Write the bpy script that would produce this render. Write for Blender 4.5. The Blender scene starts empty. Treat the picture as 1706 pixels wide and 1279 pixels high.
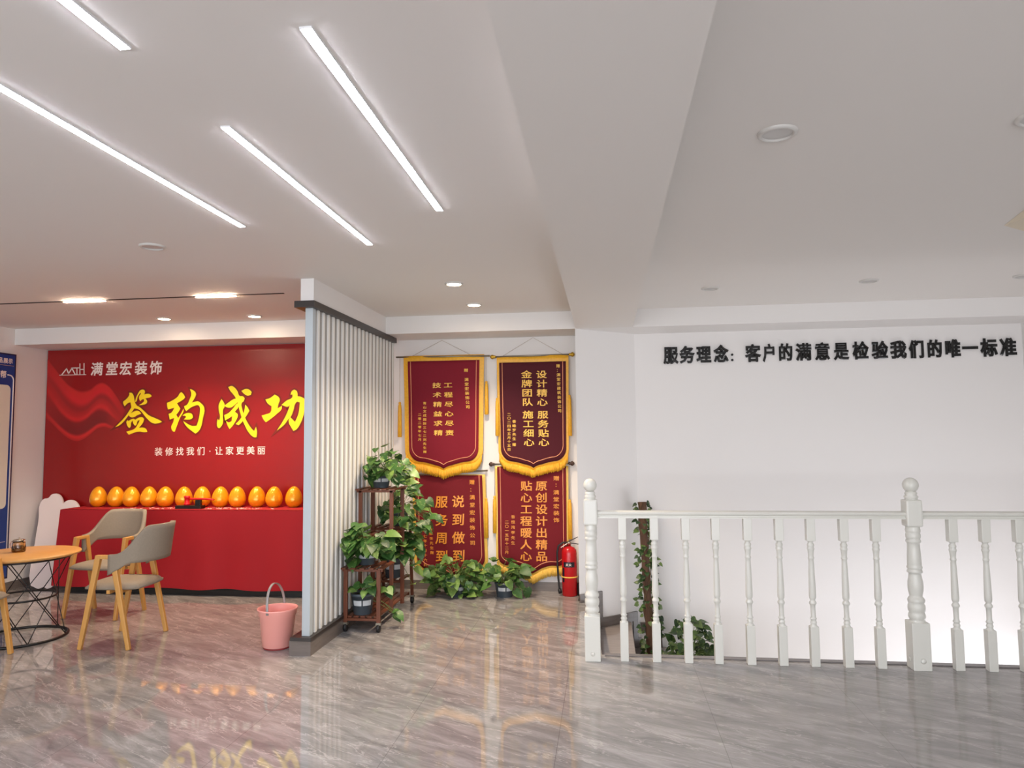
import bpy, bmesh, math, random
from mathutils import Vector, Matrix
from math import pi, sin, cos, tan, radians, sqrt

sc = bpy.context.scene
COL = sc.collection
# ------------------------------------------------------------------ camera
F_PX, IMW, IMH = 1183.0, 1706, 1279
PITCH, YAW, ROLL, CAMH = radians(4.2), radians(7.4), radians(0.57), 1.5
_fw = Vector((-sin(YAW) * cos(PITCH), cos(YAW) * cos(PITCH), sin(PITCH)))
_r0 = Vector((cos(YAW), sin(YAW), 0)); _u0 = _r0.cross(_fw)
_rt = _r0 * cos(ROLL) - _u0 * sin(ROLL)
_up = _r0 * sin(ROLL) + _u0 * cos(ROLL)
cam_d = bpy.data.cameras.new('camera'); cam = bpy.data.objects.new('camera', cam_d); COL.objects.link(cam)
cam_d.sensor_fit = 'HORIZONTAL'; cam_d.sensor_width = 36.0; cam_d.lens = F_PX * 36.0 / IMW
cam_d.clip_start = 0.05; cam_d.clip_end = 100
M = Matrix((_rt, _up, -_fw)).transposed().to_4x4(); M.translation = (0, 0, CAMH)
cam.matrix_world = M
sc.camera = cam

def at(px, py, Y):
    """point of the plane y = Y seen at a photograph pixel"""
    d = _fw * F_PX + _rt * (px - IMW / 2) - _up * (py - IMH / 2)
    t = Y / d.y
    return Vector((d.x * t, Y, CAMH + d.z * t))

# ------------------------------------------------------------------ light
sc.view_settings.view_transform = 'Standard'; sc.view_settings.look = 'None'
sc.view_settings.gamma = 1.0; sc.view_settings.use_curve_mapping = False
sc.view_settings.exposure = 0.75
w = bpy.data.worlds.new('world'); sc.world = w; w.use_nodes = True
w.node_tree.nodes['Background'].inputs[0].default_value = (0.80, 0.88, 1.0, 1)
w.node_tree.nodes['Background'].inputs[1].default_value = 1.0

def area(name, loc, rot, sx, sy, power, col):
    d = bpy.data.lights.new(name, 'AREA'); d.shape = 'RECTANGLE'; d.size = sx; d.size_y = sy
    d.energy = power; d.color = col
    o = bpy.data.objects.new(name, d); COL.objects.link(o); o.location = loc; o.rotation_euler = rot
    return o
# daylight through the shop front behind the camera, and through the lower stair window on the right, plus two added fill lights
area('shopfront_daylight', (-1.0, -4.1, 1.35), (radians(90), 0, 0), 9.0, 2.3, 128, (0.96, 0.97, 1.0))
area('pavement_bounce_fill', (-1.0, -4.5, 0.35), (radians(122), 0, 0), 9.0, 1.2, 80, (1.0, 0.97, 0.93))  # upward fill added to lift the ceiling, standing in for pavement bounce
area('stair_window_daylight', (3.9, 6.0, -1.4), (0, radians(90), 0), 1.9, 1.7, 10, (1.0, 0.97, 0.96))
area('stairwell_fill', (2.0, 5.16, -1.75), (radians(108), 0, 0), 3.4, 1.3, 50, (0.98, 0.97, 1.0))  # unseen fill added below floor level to brighten the slogan wall evenly

# ------------------------------------------------------------------ materials
def srgb(r, g, b):
    f = lambda c: (c / 255 / 12.92) if c / 255 <= 0.04045 else ((c / 255 + 0.055) / 1.055) ** 2.4
    return (f(r), f(g), f(b), 1)

def mat(name, rgb, rough=0.5, metal=0.0, spec=0.5, emit=None, estr=0.0, trans=0.0, coat=0.0, noise=None, bump=None, alpha=1.0):
    m = bpy.data.materials.new(name); m.use_nodes = True
    nt = m.node_tree; b = nt.nodes['Principled BSDF']
    c = srgb(*rgb)
    b.inputs['Base Color'].default_value = c
    b.inputs['Roughness'].default_value = rough
    b.inputs['Metallic'].default_value = metal
    b.inputs['Specular IOR Level'].default_value = spec
    b.inputs['Transmission Weight'].default_value = trans
    b.inputs['Coat Weight'].default_value = coat
    b.inputs['Alpha'].default_value = alpha
    if emit:
        b.inputs['Emission Color'].default_value = srgb(*emit); b.inputs['Emission Strength'].default_value = estr
    if noise or bump:
        tc = nt.nodes.new('ShaderNodeTexCoord')
        mp = nt.nodes.new('ShaderNodeMapping'); nt.links.new(tc.outputs['Object'], mp.inputs[0])
        n = nt.nodes.new('ShaderNodeTexNoise'); nt.links.new(mp.outputs[0], n.inputs['Vector'])
        if noise:
            scale, amt, stretch = noise
            mp.inputs['Scale'].default_value = stretch
            n.inputs['Scale'].default_value = scale; n.inputs['Detail'].default_value = 5
            mx = nt.nodes.new('ShaderNodeMix'); mx.data_type = 'RGBA'
            mx.inputs[6].default_value = tuple(x * (1 - amt) for x in c[:3]) + (1,)
            mx.inputs[7].default_value = tuple(min(1, x * (1 + amt)) for x in c[:3]) + (1,)
            nt.links.new(n.outputs['Fac'], mx.inputs[0]); nt.links.new(mx.outputs[2], b.inputs['Base Color'])
        if bump:
            bs, bd = bump
            n2 = nt.nodes.new('ShaderNodeTexNoise'); n2.inputs['Scale'].default_value = bs; n2.inputs['Detail'].default_value = 3
            nt.links.new(tc.outputs['Object'], n2.inputs['Vector'])
            bp = nt.nodes.new('ShaderNodeBump'); bp.inputs['Strength'].default_value = bd; bp.inputs['Distance'].default_value = 0.002
            nt.links.new(n2.outputs['Fac'], bp.inputs['Height']); nt.links.new(bp.outputs[0], b.inputs['Normal'])
    return m

def floor_material():
    m = bpy.data.materials.new('polished_stone_tile'); m.use_nodes = True
    nt = m.node_tree; N = nt.nodes; L = nt.links; b = N['Principled BSDF']
    tc = N.new('ShaderNodeTexCoord')
    mp = N.new('ShaderNodeMapping'); mp.vector_type = 'TEXTURE'; mp.inputs['Rotation'].default_value = (0, 0, radians(-27)); mp.inputs['Scale'].default_value = (1.1, 0.24, 1)
    L.new(tc.outputs['Object'], mp.inputs[0])
    n1 = N.new('ShaderNodeTexNoise'); n1.inputs['Scale'].default_value = 2.6; n1.inputs['Detail'].default_value = 12
    n1.inputs['Roughness'].default_value = 0.70; n1.inputs['Distortion'].default_value = 0.55
    L.new(mp.outputs[0], n1.inputs['Vector'])
    cr = N.new('ShaderNodeValToRGB'); e = cr.color_ramp.elements
    e[0].position = 0.30; e[0].color = srgb(116, 113, 112)
    e[1].position = 0.70; e[1].color = srgb(176, 172, 170)
    x = cr.color_ramp.elements.new(0.5); x.color = srgb(146, 142, 140)
    L.new(n1.outputs['Fac'], cr.inputs[0])
    # thin pale veins
    n2 = N.new('ShaderNodeTexNoise'); n2.inputs['Scale'].default_value = 1.9; n2.inputs['Detail'].default_value = 9; n2.inputs['Roughness'].default_value = 0.58; n2.inputs['Distortion'].default_value = 0.4
    L.new(mp.outputs[0], n2.inputs['Vector'])
    v = N.new('ShaderNodeMath'); v.operation = 'SUBTRACT'; v.inputs[1].default_value = 0.5; L.new(n2.outputs['Fac'], v.inputs[0])
    va = N.new('ShaderNodeMath'); va.operation = 'ABSOLUTE'; L.new(v.outputs[0], va.inputs[0])
    vr = N.new('ShaderNodeMapRange'); vr.inputs[1].default_value = 0.0; vr.inputs[2].default_value = 0.012; vr.inputs[3].default_value = 0.5; vr.inputs[4].default_value = 0.0
    L.new(va.outputs[0], vr.inputs[0])
    mx = N.new('ShaderNodeMix'); mx.data_type = 'RGBA'; L.new(vr.outputs[0], mx.inputs[0]); L.new(cr.outputs[0], mx.inputs[6]); mx.inputs[7].default_value = srgb(206, 200, 195)
    # joints of the 0.8 m tiles
    sp = N.new('ShaderNodeSeparateXYZ'); L.new(tc.outputs['Object'], sp.inputs[0])
    fac = []
    for ax, off, size in ((0, 0.26, 0.8), (1, 0.85, 1.6)):
        a = N.new('ShaderNodeMath'); a.operation = 'ADD'; a.inputs[1].default_value = off + 80; L.new(sp.outputs[ax], a.inputs[0])
        q = N.new('ShaderNodeMath'); q.operation = 'MODULO'; q.inputs[1].default_value = size; L.new(a.outputs[0], q.inputs[0])
        lt = N.new('ShaderNodeMath'); lt.operation = 'LESS_THAN'; lt.inputs[1].default_value = 0.0035; L.new(q.outputs[0], lt.inputs[0])
        fac.append(lt)
    mm = N.new('ShaderNodeMath'); mm.operation = 'MAXIMUM'; L.new(fac[0].outputs[0], mm.inputs[0]); L.new(fac[1].outputs[0], mm.inputs[1])
    ms = N.new('ShaderNodeMath'); ms.operation = 'MULTIPLY'; ms.inputs[1].default_value = 0.42; L.new(mm.outputs[0], ms.inputs[0])
    m2 = N.new('ShaderNodeMix'); m2.data_type = 'RGBA'; L.new(ms.outputs[0], m2.inputs[0]); L.new(mx.outputs[2], m2.inputs[6]); m2.inputs[7].default_value = srgb(78, 72, 70)
    L.new(m2.outputs[2], b.inputs['Base Color'])
    b.inputs['Roughness'].default_value = 0.03; b.inputs['Specular IOR Level'].default_value = 0.62
    return m

def leaf_material(name, dark, mid, light):
    m = bpy.data.materials.new(name); m.use_nodes = True
    nt = m.node_tree; N = nt.nodes; L = nt.links; b = N['Principled BSDF']
    g = N.new('ShaderNodeNewGeometry')
    cr = N.new('ShaderNodeValToRGB'); e = cr.color_ramp.elements
    e[0].position = 0.0; e[0].color = srgb(*dark); e[1].position = 1.0; e[1].color = srgb(*light)
    cr.color_ramp.elements.new(0.55).color = srgb(*mid)
    L.new(g.outputs['Random Per Island'], cr.inputs[0])
    tc = N.new('ShaderNodeTexCoord'); n = N.new('ShaderNodeTexNoise'); n.inputs['Scale'].default_value = 45; n.inputs['Detail'].default_value = 3
    L.new(tc.outputs['Object'], n.inputs['Vector'])
    mr = N.new('ShaderNodeMapRange'); mr.inputs[1].default_value = 0.60; mr.inputs[2].default_value = 0.68; mr.inputs[4].default_value = 0.42
    L.new(n.outputs['Fac'], mr.inputs[0])
    mx = N.new('ShaderNodeMix'); mx.data_type = 'RGBA'; L.new(mr.outputs[0], mx.inputs[0]); L.new(cr.outputs[0], mx.inputs[6]); mx.inputs[7].default_value = srgb(176, 186, 110)
    L.new(mx.outputs[2], b.inputs['Base Color'])
    b.inputs['Roughness'].default_value = 0.45
    return m

def colour_attr_material(name):
    m = bpy.data.materials.new(name); m.use_nodes = True
    nt = m.node_tree; b = nt.nodes['Principled BSDF']
    a = nt.nodes.new('ShaderNodeAttribute'); a.attribute_name = 'print'
    nt.links.new(a.outputs['Color'], b.inputs['Base Color'])
    b.inputs['Roughness'].default_value = 0.35
    return m

MT = dict(
    wall=mat('white_wall_paint', (232, 229, 227), 0.6, bump=(240, 0.05)),
    ceil=mat('ceiling_paint', (229, 225, 221), 0.7),
    floor=floor_material(),
    skirt=mat('grey_stone_skirting', (112, 103, 98), 0.22, noise=(6, 0.25, (1, 1, 8))),
    stair=mat('stair_stone', (150, 140, 135), 0.12, noise=(5, 0.22, (1, 3, 1))),
    edge=mat('dark_stone_edging', (116, 111, 112), 0.2, noise=(9, 0.2, (1, 1, 1))),
    strip=mat('strip_light_diffuser', (255, 255, 255), 0.5, emit=(236, 240, 252), estr=58),
    bar=mat('track_light_diffuser', (255, 255, 255), 0.5, emit=(255, 220, 186), estr=150),
    lamp=mat('warm_lamp_lens', (255, 250, 240), 0.5, emit=(255, 226, 190), estr=40),
    lens_off=mat('unlit_lamp_lens', (196, 194, 192), 0.35),
    ring=mat('white_lamp_ring', (205, 202, 198), 0.35),
    housing=mat('white_aluminium_profile', (225, 225, 228), 0.4),
    black=mat('black_metal', (22, 20, 20), 0.4),
    dkbrown=mat('black_brown_rail', (48, 42, 40), 0.38),
    slat=mat('white_slat', (236, 235, 231), 0.4),
    grove=mat('grey_groove_board', (158, 155, 149), 0.5),
    post=mat('pale_grey_end_board', (182, 190, 194), 0.45),
    red_panel=mat('red_print_panel', (146, 17, 18), 0.28),
    yellow=mat('yellow_print', (255, 222, 28), 0.4),
    brown_line=mat('dark_red_outline_print', (116, 28, 8), 0.4),
    white_print=mat('white_print', (240, 225, 218), 0.45),
    ribbon=colour_attr_material('ribbon_print_ink'),
    cloth=mat('red_tablecloth', (166, 9, 26), 0.75, bump=(60, 0.2)),
    egg=mat('golden_egg_paint', (250, 166, 24), 0.24, metal=0.25, noise=(14, 0.1, (1, 1, 1)), coat=0.3),
    redplastic=mat('red_lacquer', (220, 20, 34), 0.35),
    foam=mat('white_foam_board', (240, 226, 222), 0.6),
    confetti=mat('pink_paper_scraps', (240, 172, 166), 0.7),
    oak=mat('oak_wood', (206, 152, 80), 0.4, noise=(10, 0.16, (6, 6, 0.8))),
    oaktop=mat('oak_table_top', (214, 160, 92), 0.34, noise=(7, 0.16, (1, 9, 1))),
    fabric=mat('grey_beige_fabric', (146, 134, 118), 0.9, noise=(90, 0.1, (1, 1, 1)), bump=(300, 0.4)),
    steel=mat('brushed_steel', (196, 186, 172), 0.2, metal=1.0),
    glass=mat('clear_glass', (255, 252, 245), 0.02, trans=1.0),
    tea=mat('amber_tea', (196, 128, 50), 0.1, trans=0.6),
    blue=mat('blue_board', (24, 58, 132), 0.4),
    bluedk=mat('dark_blue_frame', (30, 26, 66), 0.4),
    boardwhite=mat('board_panel_white', (226, 222, 208), 0.45),
    pink=mat('pink_plastic', (246, 170, 160), 0.35),
    pinkdk=mat('dark_red_foot_ring', (150, 50, 50), 0.5),
    greyplastic=mat('grey_plastic_handle', (160, 154, 152), 0.4),
    maroon=mat('maroon_velvet', (124, 8, 34), 0.85, noise=(120, 0.12, (1, 1, 1))),
    maroondk=mat('dark_maroon_velvet', (74, 4, 24), 0.85, noise=(120, 0.12, (1, 1, 1))),
    maroonlow=mat('wine_red_velvet', (112, 6, 24), 0.85, noise=(120, 0.12, (1, 1, 1))),
    gold=mat('gold_satin', (240, 176, 44), 0.42, noise=(50, 0.22, (1, 1, 1)), bump=(90, 0.5)),
    goldpale=mat('pale_gold_satin', (232, 190, 84), 0.42, noise=(50, 0.22, (1, 1, 0.3)), bump=(90, 0.5)),
    piping=mat('pink_gold_piping', (226, 150, 110), 0.5),
    goldtext=mat('gold_lettering', (248, 196, 78), 0.4),
    copper=mat('orange_gold_lettering', (236, 152, 54), 0.4),
    rod=mat('grey_metal_rod', (140, 134, 120), 0.3, metal=0.6),
    finial=mat('gold_finial', (206, 166, 60), 0.3, metal=0.8),
    dkfinial=mat('dark_wood_finial', (74, 50, 40), 0.4),
    cord=mat('thin_beige_cord', (176, 160, 140), 0.7),
    standwood=mat('red_brown_carbonised_wood', (108, 58, 36), 0.45, noise=(12, 0.3, (6, 6, 1))),
    rubber=mat('black_rubber', (24, 24, 26), 0.5),
    pot=mat('blue_grey_plastic_pot', (74, 84, 92), 0.35),
    potlabel=mat('pale_pot_label', (198, 204, 208), 0.5),
    whitepot=mat('white_ceramic_bowl', (222, 222, 220), 0.3),
    soil=mat('dark_soil', (48, 38, 30), 0.9),
    leaf=leaf_material('pothos_leaf', (30, 62, 26), (64, 106, 46), (124, 154, 76)),
    leafdk=leaf_material('ivy_leaf', (24, 46, 22), (48, 78, 36), (96, 120, 62)),
    stem=mat('green_stem', (110, 130, 70), 0.5),
    vine=mat('brown_vine', (92, 70, 44), 0.8),
    bark=mat('brown_bark_wood', (88, 62, 46), 0.85, noise=(9, 0.45, (8, 8, 0.7)), bump=(40, 1.0)),
    ext=mat('red_enamel', (184, 16, 26), 0.22),
    extlabel=mat('dark_blue_label', (26, 22, 38), 0.4),
    rail=mat('cream_white_lacquer', (226, 225, 217), 0.28),
    letter=mat('black_acrylic_letter', (12, 12, 13), 0.18),
    beige=mat('beige_soffit_paint', (226, 214, 192), 0.6),
    doorwood=mat('brown_wood_frame', (150, 116, 92), 0.5),
)

# ------------------------------------------------------------------ building helpers
FR = {}   # frame of every thing / part

class MB:
    def __init__(s): s.v = []; s.f = []; s.sm = []
    def add(s, vs, fs, smooth=False):
        o = len(s.v); s.v += [Vector(p) for p in vs]
        for q in fs: s.f.append([i + o for i in q]); s.sm.append(smooth)
        return s
    def box(s, x0, x1, y0, y1, z0, z1, bev=0.0):
        if bev <= 0:
            vs = [(x, y, z) for z in (z0, z1) for y in (y0, y1) for x in (x0, x1)]
            return s.add(vs, [(0, 2, 3, 1), (4, 5, 7, 6), (0, 1, 5, 4), (2, 6, 7, 3), (0, 4, 6, 2), (1, 3, 7, 5)])
        bm = bmesh.new(); bmesh.ops.create_cube(bm, size=1)
        for v in bm.verts: v.co = Vector(((x0 + x1) / 2 + v.co.x * (x1 - x0), (y0 + y1) / 2 + v.co.y * (y1 - y0), (z0 + z1) / 2 + v.co.z * (z1 - z0)))
        bmesh.ops.bevel(bm, geom=bm.edges[:], offset=bev, segments=2, affect='EDGES', profile=0.6)
        s.bm(bm); return s
    def bm(s, bm, smooth=False):
        bm.verts.index_update(); s.add([v.co.copy() for v in bm.verts], [[v.index for v in f.verts] for f in bm.faces], smooth); bm.free()
    def prism(s, pts, z0, z1):
        """polygon in xy extruded in z"""
        n = len(pts)
        vs = [(x, y, z0) for x, y in pts] + [(x, y, z1) for x, y in pts]
        return s.add(vs, [list(range(n))[::-1], list(range(n, 2 * n))] + [(i, (i + 1) % n, n + (i + 1) % n, n + i) for i in range(n)])
    def prism_xz(s, pts, y0, y1):
        n = len(pts)
        vs = [(x, y0, z) for x, z in pts] + [(x, y1, z) for x, z in pts]
        return s.add(vs, [list(range(n)), list(range(n, 2 * n))[::-1]] + [(i, n + i, n + (i + 1) % n, (i + 1) % n) for i in range(n)])
    def lathe(s, prof, n=24, c=(0, 0, 0), sx=1.0, sy=1.0, cap=True, smooth=True):
        vs = []; fs = []
        for r, z in prof:
            for k in range(n): vs.append((c[0] + r * sx * cos(2 * pi * k / n), c[1] + r * sy * sin(2 * pi * k / n), c[2] + z))
        for i in range(len(prof) - 1):
            for k in range(n): fs.append((i * n + k, i * n + (k + 1) % n, (i + 1) * n + (k + 1) % n, (i + 1) * n + k))
        s.add(vs, fs, smooth)
        if cap:
            o = len(s.v) - len(vs)
            if prof[0][0] > 1e-5: s.f.append([o + k for k in range(n)][::-1]); s.sm.append(False)
            if prof[-1][0] > 1e-5: s.f.append([o + (len(prof) - 1) * n + k for k in range(n)]); s.sm.append(False)
        return s
    def tube(s, pts, r, n=8, closed=False, cap=True):
        pts = [Vector(p) for p in pts]; m = len(pts); rs = r if isinstance(r, (list, tuple)) else [r] * m
        vs = []; fs = []; prev = None
        for i, p in enumerate(pts):
            a = pts[(i - 1) % m] if (closed or i > 0) else p; b = pts[(i + 1) % m] if (closed or i < m - 1) else p
            t = (b - a).normalized()
            if prev is None:
                ref = Vector((0, 0, 1)) if abs(t.z) < 0.9 else Vector((1, 0, 0)); u = t.cross(ref).normalized()
            else: u = (prev - t * prev.dot(t)).normalized()
            prev = u; w_ = t.cross(u)
            for k in range(n): vs.append(p + (u * cos(2 * pi * k / n) + w_ * sin(2 * pi * k / n)) * rs[i])
        for i in range(m if closed else m - 1):
            j = (i + 1) % m
            for k in range(n): fs.append((i * n + k, i * n + (k + 1) % n, j * n + (k + 1) % n, j * n + k))
        s.add(vs, fs, True)
        if cap and not closed:
            o = len(s.v) - len(vs)
            s.f.append([o + k for k in range(n)][::-1]); s.sm.append(False)
            s.f.append([o + (m - 1) * n + k for k in range(n)]); s.sm.append(False)
        return s
    def beam(s, p0, p1, a0, b0, a1, b1, ref=(1, 0, 0)):
        """rectangular bar from p0 to p1: a along ref, b across"""
        p0 = Vector(p0); p1 = Vector(p1); t = (p1 - p0).normalized(); rf = Vector(ref)
        u = (rf - t * rf.dot(t)).normalized(); v = t.cross(u)
        vs = []
        for p, a, b in ((p0, a0, b0), (p1, a1, b1)):
            vs += [p - u * a / 2 - v * b / 2, p + u * a / 2 - v * b / 2, p + u * a / 2 + v * b / 2, p - u * a / 2 + v * b / 2]
        return s.add(vs, [(3, 2, 1, 0), (4, 5, 6, 7), (0, 1, 5, 4), (1, 2, 6, 5), (2, 3, 7, 6), (3, 0, 4, 7)])
    def grid(s, fn, nu, nv, smooth=True):
        vs = [fn(i / nu, j / nv) for j in range(nv + 1) for i in range(nu + 1)]
        fs = [(j * (nu + 1) + i, j * (nu + 1) + i + 1, (j + 1) * (nu + 1) + i + 1, (j + 1) * (nu + 1) + i) for j in range(nv) for i in range(nu)]
        return s.add(vs, fs, smooth)
    def build(s, name, m, parent=None, world=True, bev=0.0, solid=0.0, subsurf=0):
        me = bpy.data.meshes.new(name)
        fr = FR.get(parent.name) if parent else None
        inv = fr.inverted() if (fr is not None and world) else None
        me.from_pydata([(inv @ p) if inv else p for p in s.v], [], s.f)
        bmx = bmesh.new(); bmx.from_mesh(me); bmesh.ops.recalc_face_normals(bmx, faces=bmx.faces[:]); bmx.to_mesh(me); bmx.free()
        me.polygons.foreach_set('use_smooth', s.sm); me.update()
        o = bpy.data.objects.new(name, me); COL.objects.link(o)
        me.materials.append(MT[m] if isinstance(m, str) else m)
        if parent: o.parent = parent; FR[o.name] = fr if fr is not None else Matrix.Identity(4)
        else: FR[o.name] = Matrix.Identity(4)
        if subsurf:
            q = o.modifiers.new('subsurf', 'SUBSURF'); q.levels = subsurf; q.render_levels = subsurf
        if solid:
            q = o.modifiers.new('solid', 'SOLIDIFY'); q.thickness = solid; q.offset = 0
        if bev:
            q = o.modifiers.new('bevel', 'BEVEL'); q.width = bev; q.segments = 2; q.limit_method = 'ANGLE'; q.angle_limit = radians(40)
        return o

def tag(o, label, cat, group=None):
    o['label'] = label; o['category'] = cat
    if group: o['group'] = group
    return o

def thing(name, label, cat, loc=(0, 0, 0), rz=0.0, group=None):
    o = bpy.data.objects.new(name, None); COL.objects.link(o); o.empty_display_size = 0.1
    o.location = loc; o.rotation_euler = (0, 0, rz)
    FR[o.name] = Matrix.Translation(Vector(loc)) @ Matrix.Rotation(rz, 4, 'Z')
    return tag(o, label, cat, group)

def struct(name, mb, m, parent=None, **k):
    o = mb.build(name, m, parent, **k)
    if not parent: o['kind'] = 'structure'
    return o

def dup(root, loc, rz=0.0, label=None, group=None):
    r = root.copy(); COL.objects.link(r); r.location = loc; r.rotation_euler = (0, 0, rz)
    FR[r.name] = Matrix.Translation(Vector(loc)) @ Matrix.Rotation(rz, 4, 'Z')
    if label: r['label'] = label
    if group: r['group'] = group
    for ch in list(root.children):
        c = ch.copy(); COL.objects.link(c); c.parent = r; FR[c.name] = FR[r.name]
        for g in list(ch.children):
            d = g.copy(); COL.objects.link(d); d.parent = c; FR[d.name] = FR[r.name]
    return r

# lettering ---------------------------------------------------------
_glyph = {}
def glyph(ch, bold=0.012):
    """one character, centred on its cell, one em high; its outline is swollen by `bold`, its depth runs 0..1"""
    k = (ch, bold)
    if k not in _glyph:
        c = bpy.data.curves.new('g', 'FONT'); c.body = ch; c.resolution_u = 2
        c.bevel_depth = bold; c.bevel_resolution = 0; c.extrude = bold
        o = bpy.data.objects.new('g', c); COL.objects.link(o)
        bpy.context.view_layer.update()
        me = bpy.data.meshes.new_from_object(o.evaluated_get(bpy.context.evaluated_depsgraph_get()))
        cj = ord(ch) > 0x2000
        xs = [v.co.x for v in me.vertices] or [0]
        cx = 0.5 if cj else (min(xs) + max(xs)) / 2
        zs = [v.co.z for v in me.vertices] or [0]; z0 = min(zs); zr = (max(zs) - z0) or 1
        _glyph[k] = ([(v.co.x - cx, v.co.y - 0.39, (v.co.z - z0) / zr) for v in me.vertices], [list(p.vertices) for p in me.polygons])
        bpy.data.objects.remove(o); bpy.data.curves.remove(c); bpy.data.meshes.remove(me)
    return _glyph[k]

def put_glyph(mb, ch, cx, cz, wd, ht, y, depth=0.0012, bold=0.012, shear=0.0, yf=None, plane='xz'):
    """the back of the character lies at y, its front `depth` nearer the viewer"""
    vs, fs = glyph(ch, bold)
    P = [(cx + (x + shear * z) * wd, cz + z * ht, d * depth) for x, z, d in vs]
    if plane == 'xz': V = [(a, (yf(a, b) if yf else y) - d, b) for a, b, d in P]
    else: V = [(y + d, a, b) for a, b, d in P]       # on a wall facing +x, a runs along y
    mb.add(V, fs)

def poly_flat(mb, pts, y, grow=0.0, depth=0.0):
    """filled outline in the plane y, optionally grown outward"""
    c = bpy.data.curves.new('p', 'CURVE'); c.dimensions = '2D'; c.fill_mode = 'FRONT' if not depth else 'BOTH'
    c.offset = grow; c.extrude = depth / 2
    area2 = sum(pts[i][0] * pts[(i + 1) % len(pts)][1] - pts[(i + 1) % len(pts)][0] * pts[i][1] for i in range(len(pts)))
    if area2 < 0: pts = pts[::-1]
    s = c.splines.new('BEZIER'); s.bezier_points.add(len(pts) - 1); s.use_cyclic_u = True; s.resolution_u = 4
    for b, p in zip(s.bezier_points, pts):
        b.co = (p[0], p[1], 0); b.handle_left_type = b.handle_right_type = 'VECTOR'
    n = len(pts)
    for i, b in enumerate(s.bezier_points):
        p0, p1, p2 = Vector(pts[i - 1]), Vector(pts[i]), Vector(pts[(i + 1) % n])
        if (p1 - p0).angle(p2 - p1, 0) < radians(58):
            b.handle_left_type = b.handle_right_type = 'AUTO'
    o = bpy.data.objects.new('p', c); COL.objects.link(o); bpy.context.view_layer.update()
    me = bpy.data.meshes.new_from_object(o.evaluated_get(bpy.context.evaluated_depsgraph_get()))
    mb.add([(v.co.x, y - v.co.z, v.co.y) for v in me.vertices], [list(p.vertices) for p in me.polygons])
    bpy.data.objects.remove(o); bpy.data.curves.remove(c); bpy.data.meshes.remove(me)

# ------------------------------------------------------------------ the room
XL, XR, YB, YW, ZC = -6.0, 3.80, -4.0, 7.0, 2.65
HY, HZ = 6.53, 2.485                       # dropped header: front face and underside
DG0, DG1 = (-0.256, HY), (0.30, YW)         # oblique wall beside the stair

b = MB().prism([(XL - .1, YB - .1), (XR + .1, YB - .1), (XR + .1, 5.03), (-0.05, 5.03), (-0.13, 6.66), (-0.27, 6.60), (-0.27, YW + .1), (XL - .1, YW + .1)], -0.12, 0)
struct('floor', b, 'floor')
struct('trim_1', MB().box(-0.03, XR - .01, 4.995, 5.05, -0.14, 0.006), 'edge')
struct('trim_2', MB().box(-0.03, XR - .01, 5.02, 5.03, -3.0, -0.14), 'wall')
b = MB().box(XL - .1, XR + .1, YB - .1, YW + .2, ZC, ZC + 0.12)
struct('ceiling', b, 'ceil')
struct('beam_header', MB().box(XL, XR, HY, YW, HZ, ZC), 'wall')
struct('beam_cross', MB().box(-0.25, 0.272, YB, HY, HZ, ZC), 'ceil')
struct('wall_back', MB().box(XL - .1, XR + .1, YW, YW + .12, -3.0, ZC), 'wall')
struct('wall_left', MB().box(XL - .12, XL, YB, YW, 0, ZC), 'wall')
b = MB().box(XR, XR + .12, YB, YW, 0, ZC).box(XR, XR + .12, 6.9, YW, -3, 0).box(XR, XR + .12, 5.0, 5.1, -3, 0).box(XR, XR + .12, 5.1, 6.9, -3, -2.3).box(XR, XR + .12, 5.1, 6.9, -.45, 0)
struct('wall_right', b, 'wall')
b = MB().box(XL, XR, YB - .12, YB, 0, .15).box(XL, XR, YB - .12, YB, 2.5, ZC).box(XL, -5.6, YB - .12, YB, .15, 2.5).box(3.5, XR, YB - .12, YB, .15, 2.5)
struct('wall_front', b, 'wall')
b = MB()
for x in (-5.6, -3.8, -2.0, -0.2, 1.6, 3.44): b.box(x, x + .06, YB - .09, YB - .03, .15, 2.5)
b.box(-5.6, 3.5, YB - .09, YB - .03, .15, .21).box(-5.6, 3.5, YB - .09, YB - .03, 2.44, 2.5)
struct('window_1', b, 'housing')
# oblique wall with its stepped skirting
b = MB().prism([DG0, DG1, (0.30, YW), (-0.27, YW)], -3.0, HZ)
struct('wall_oblique', b, 'wall')
struct('floor_stairwell', MB().box(-1.2, XR + .1, 5.03, YW, -3.1, -3.0), 'stair')
# steps going down to the right along the back wall
for i in range(8):
    x0 = -0.16 + 0.33 * i; zt = -0.25 * (i + 1)
    poly = [(x0, 5.04), (x0 + .37, 5.04), (x0 + .37, YW - .005), (x0, YW - .005)]
    if i == 0: poly = [(-0.06, 5.04), (0.21, 5.04), (0.21, 6.90), (-0.12, 6.62)]
    if i == 1: poly = [(0.17, 5.04), (0.54, 5.04), (0.54, YW - .005), (0.31, YW - .005), (0.17, 6.87)]
    struct('stair_step_%d' % (i + 1), MB().prism(poly, zt - 0.26, zt), 'stair')
b = MB()                                    # stepped skirting on the oblique wall
dv = Vector((DG1[0] - DG0[0], DG1[1] - DG0[1], 0)); dl = dv.length; dv.normalize(); nv = Vector((dv.y, -dv.x, 0))
def diag_box(s0, s1, z0, z1, th=0.014):
    o = Vector((DG0[0], DG0[1], 0))
    a = o + dv * s0; c = o + dv * s1
    b.prism([(a.x, a.y), (c.x, c.y), (c.x + nv.x * th, c.y + nv.y * th), (a.x + nv.x * th, a.y + nv.y * th)], z0, z1)
def s_at(px):                               # run along the oblique wall seen at a column of the photograph
    d = at(px, 1000, 1.0); k = d.x / d.y
    return (k * DG0[1] - DG0[0]) / (dv.x - k * dv.y)
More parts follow.
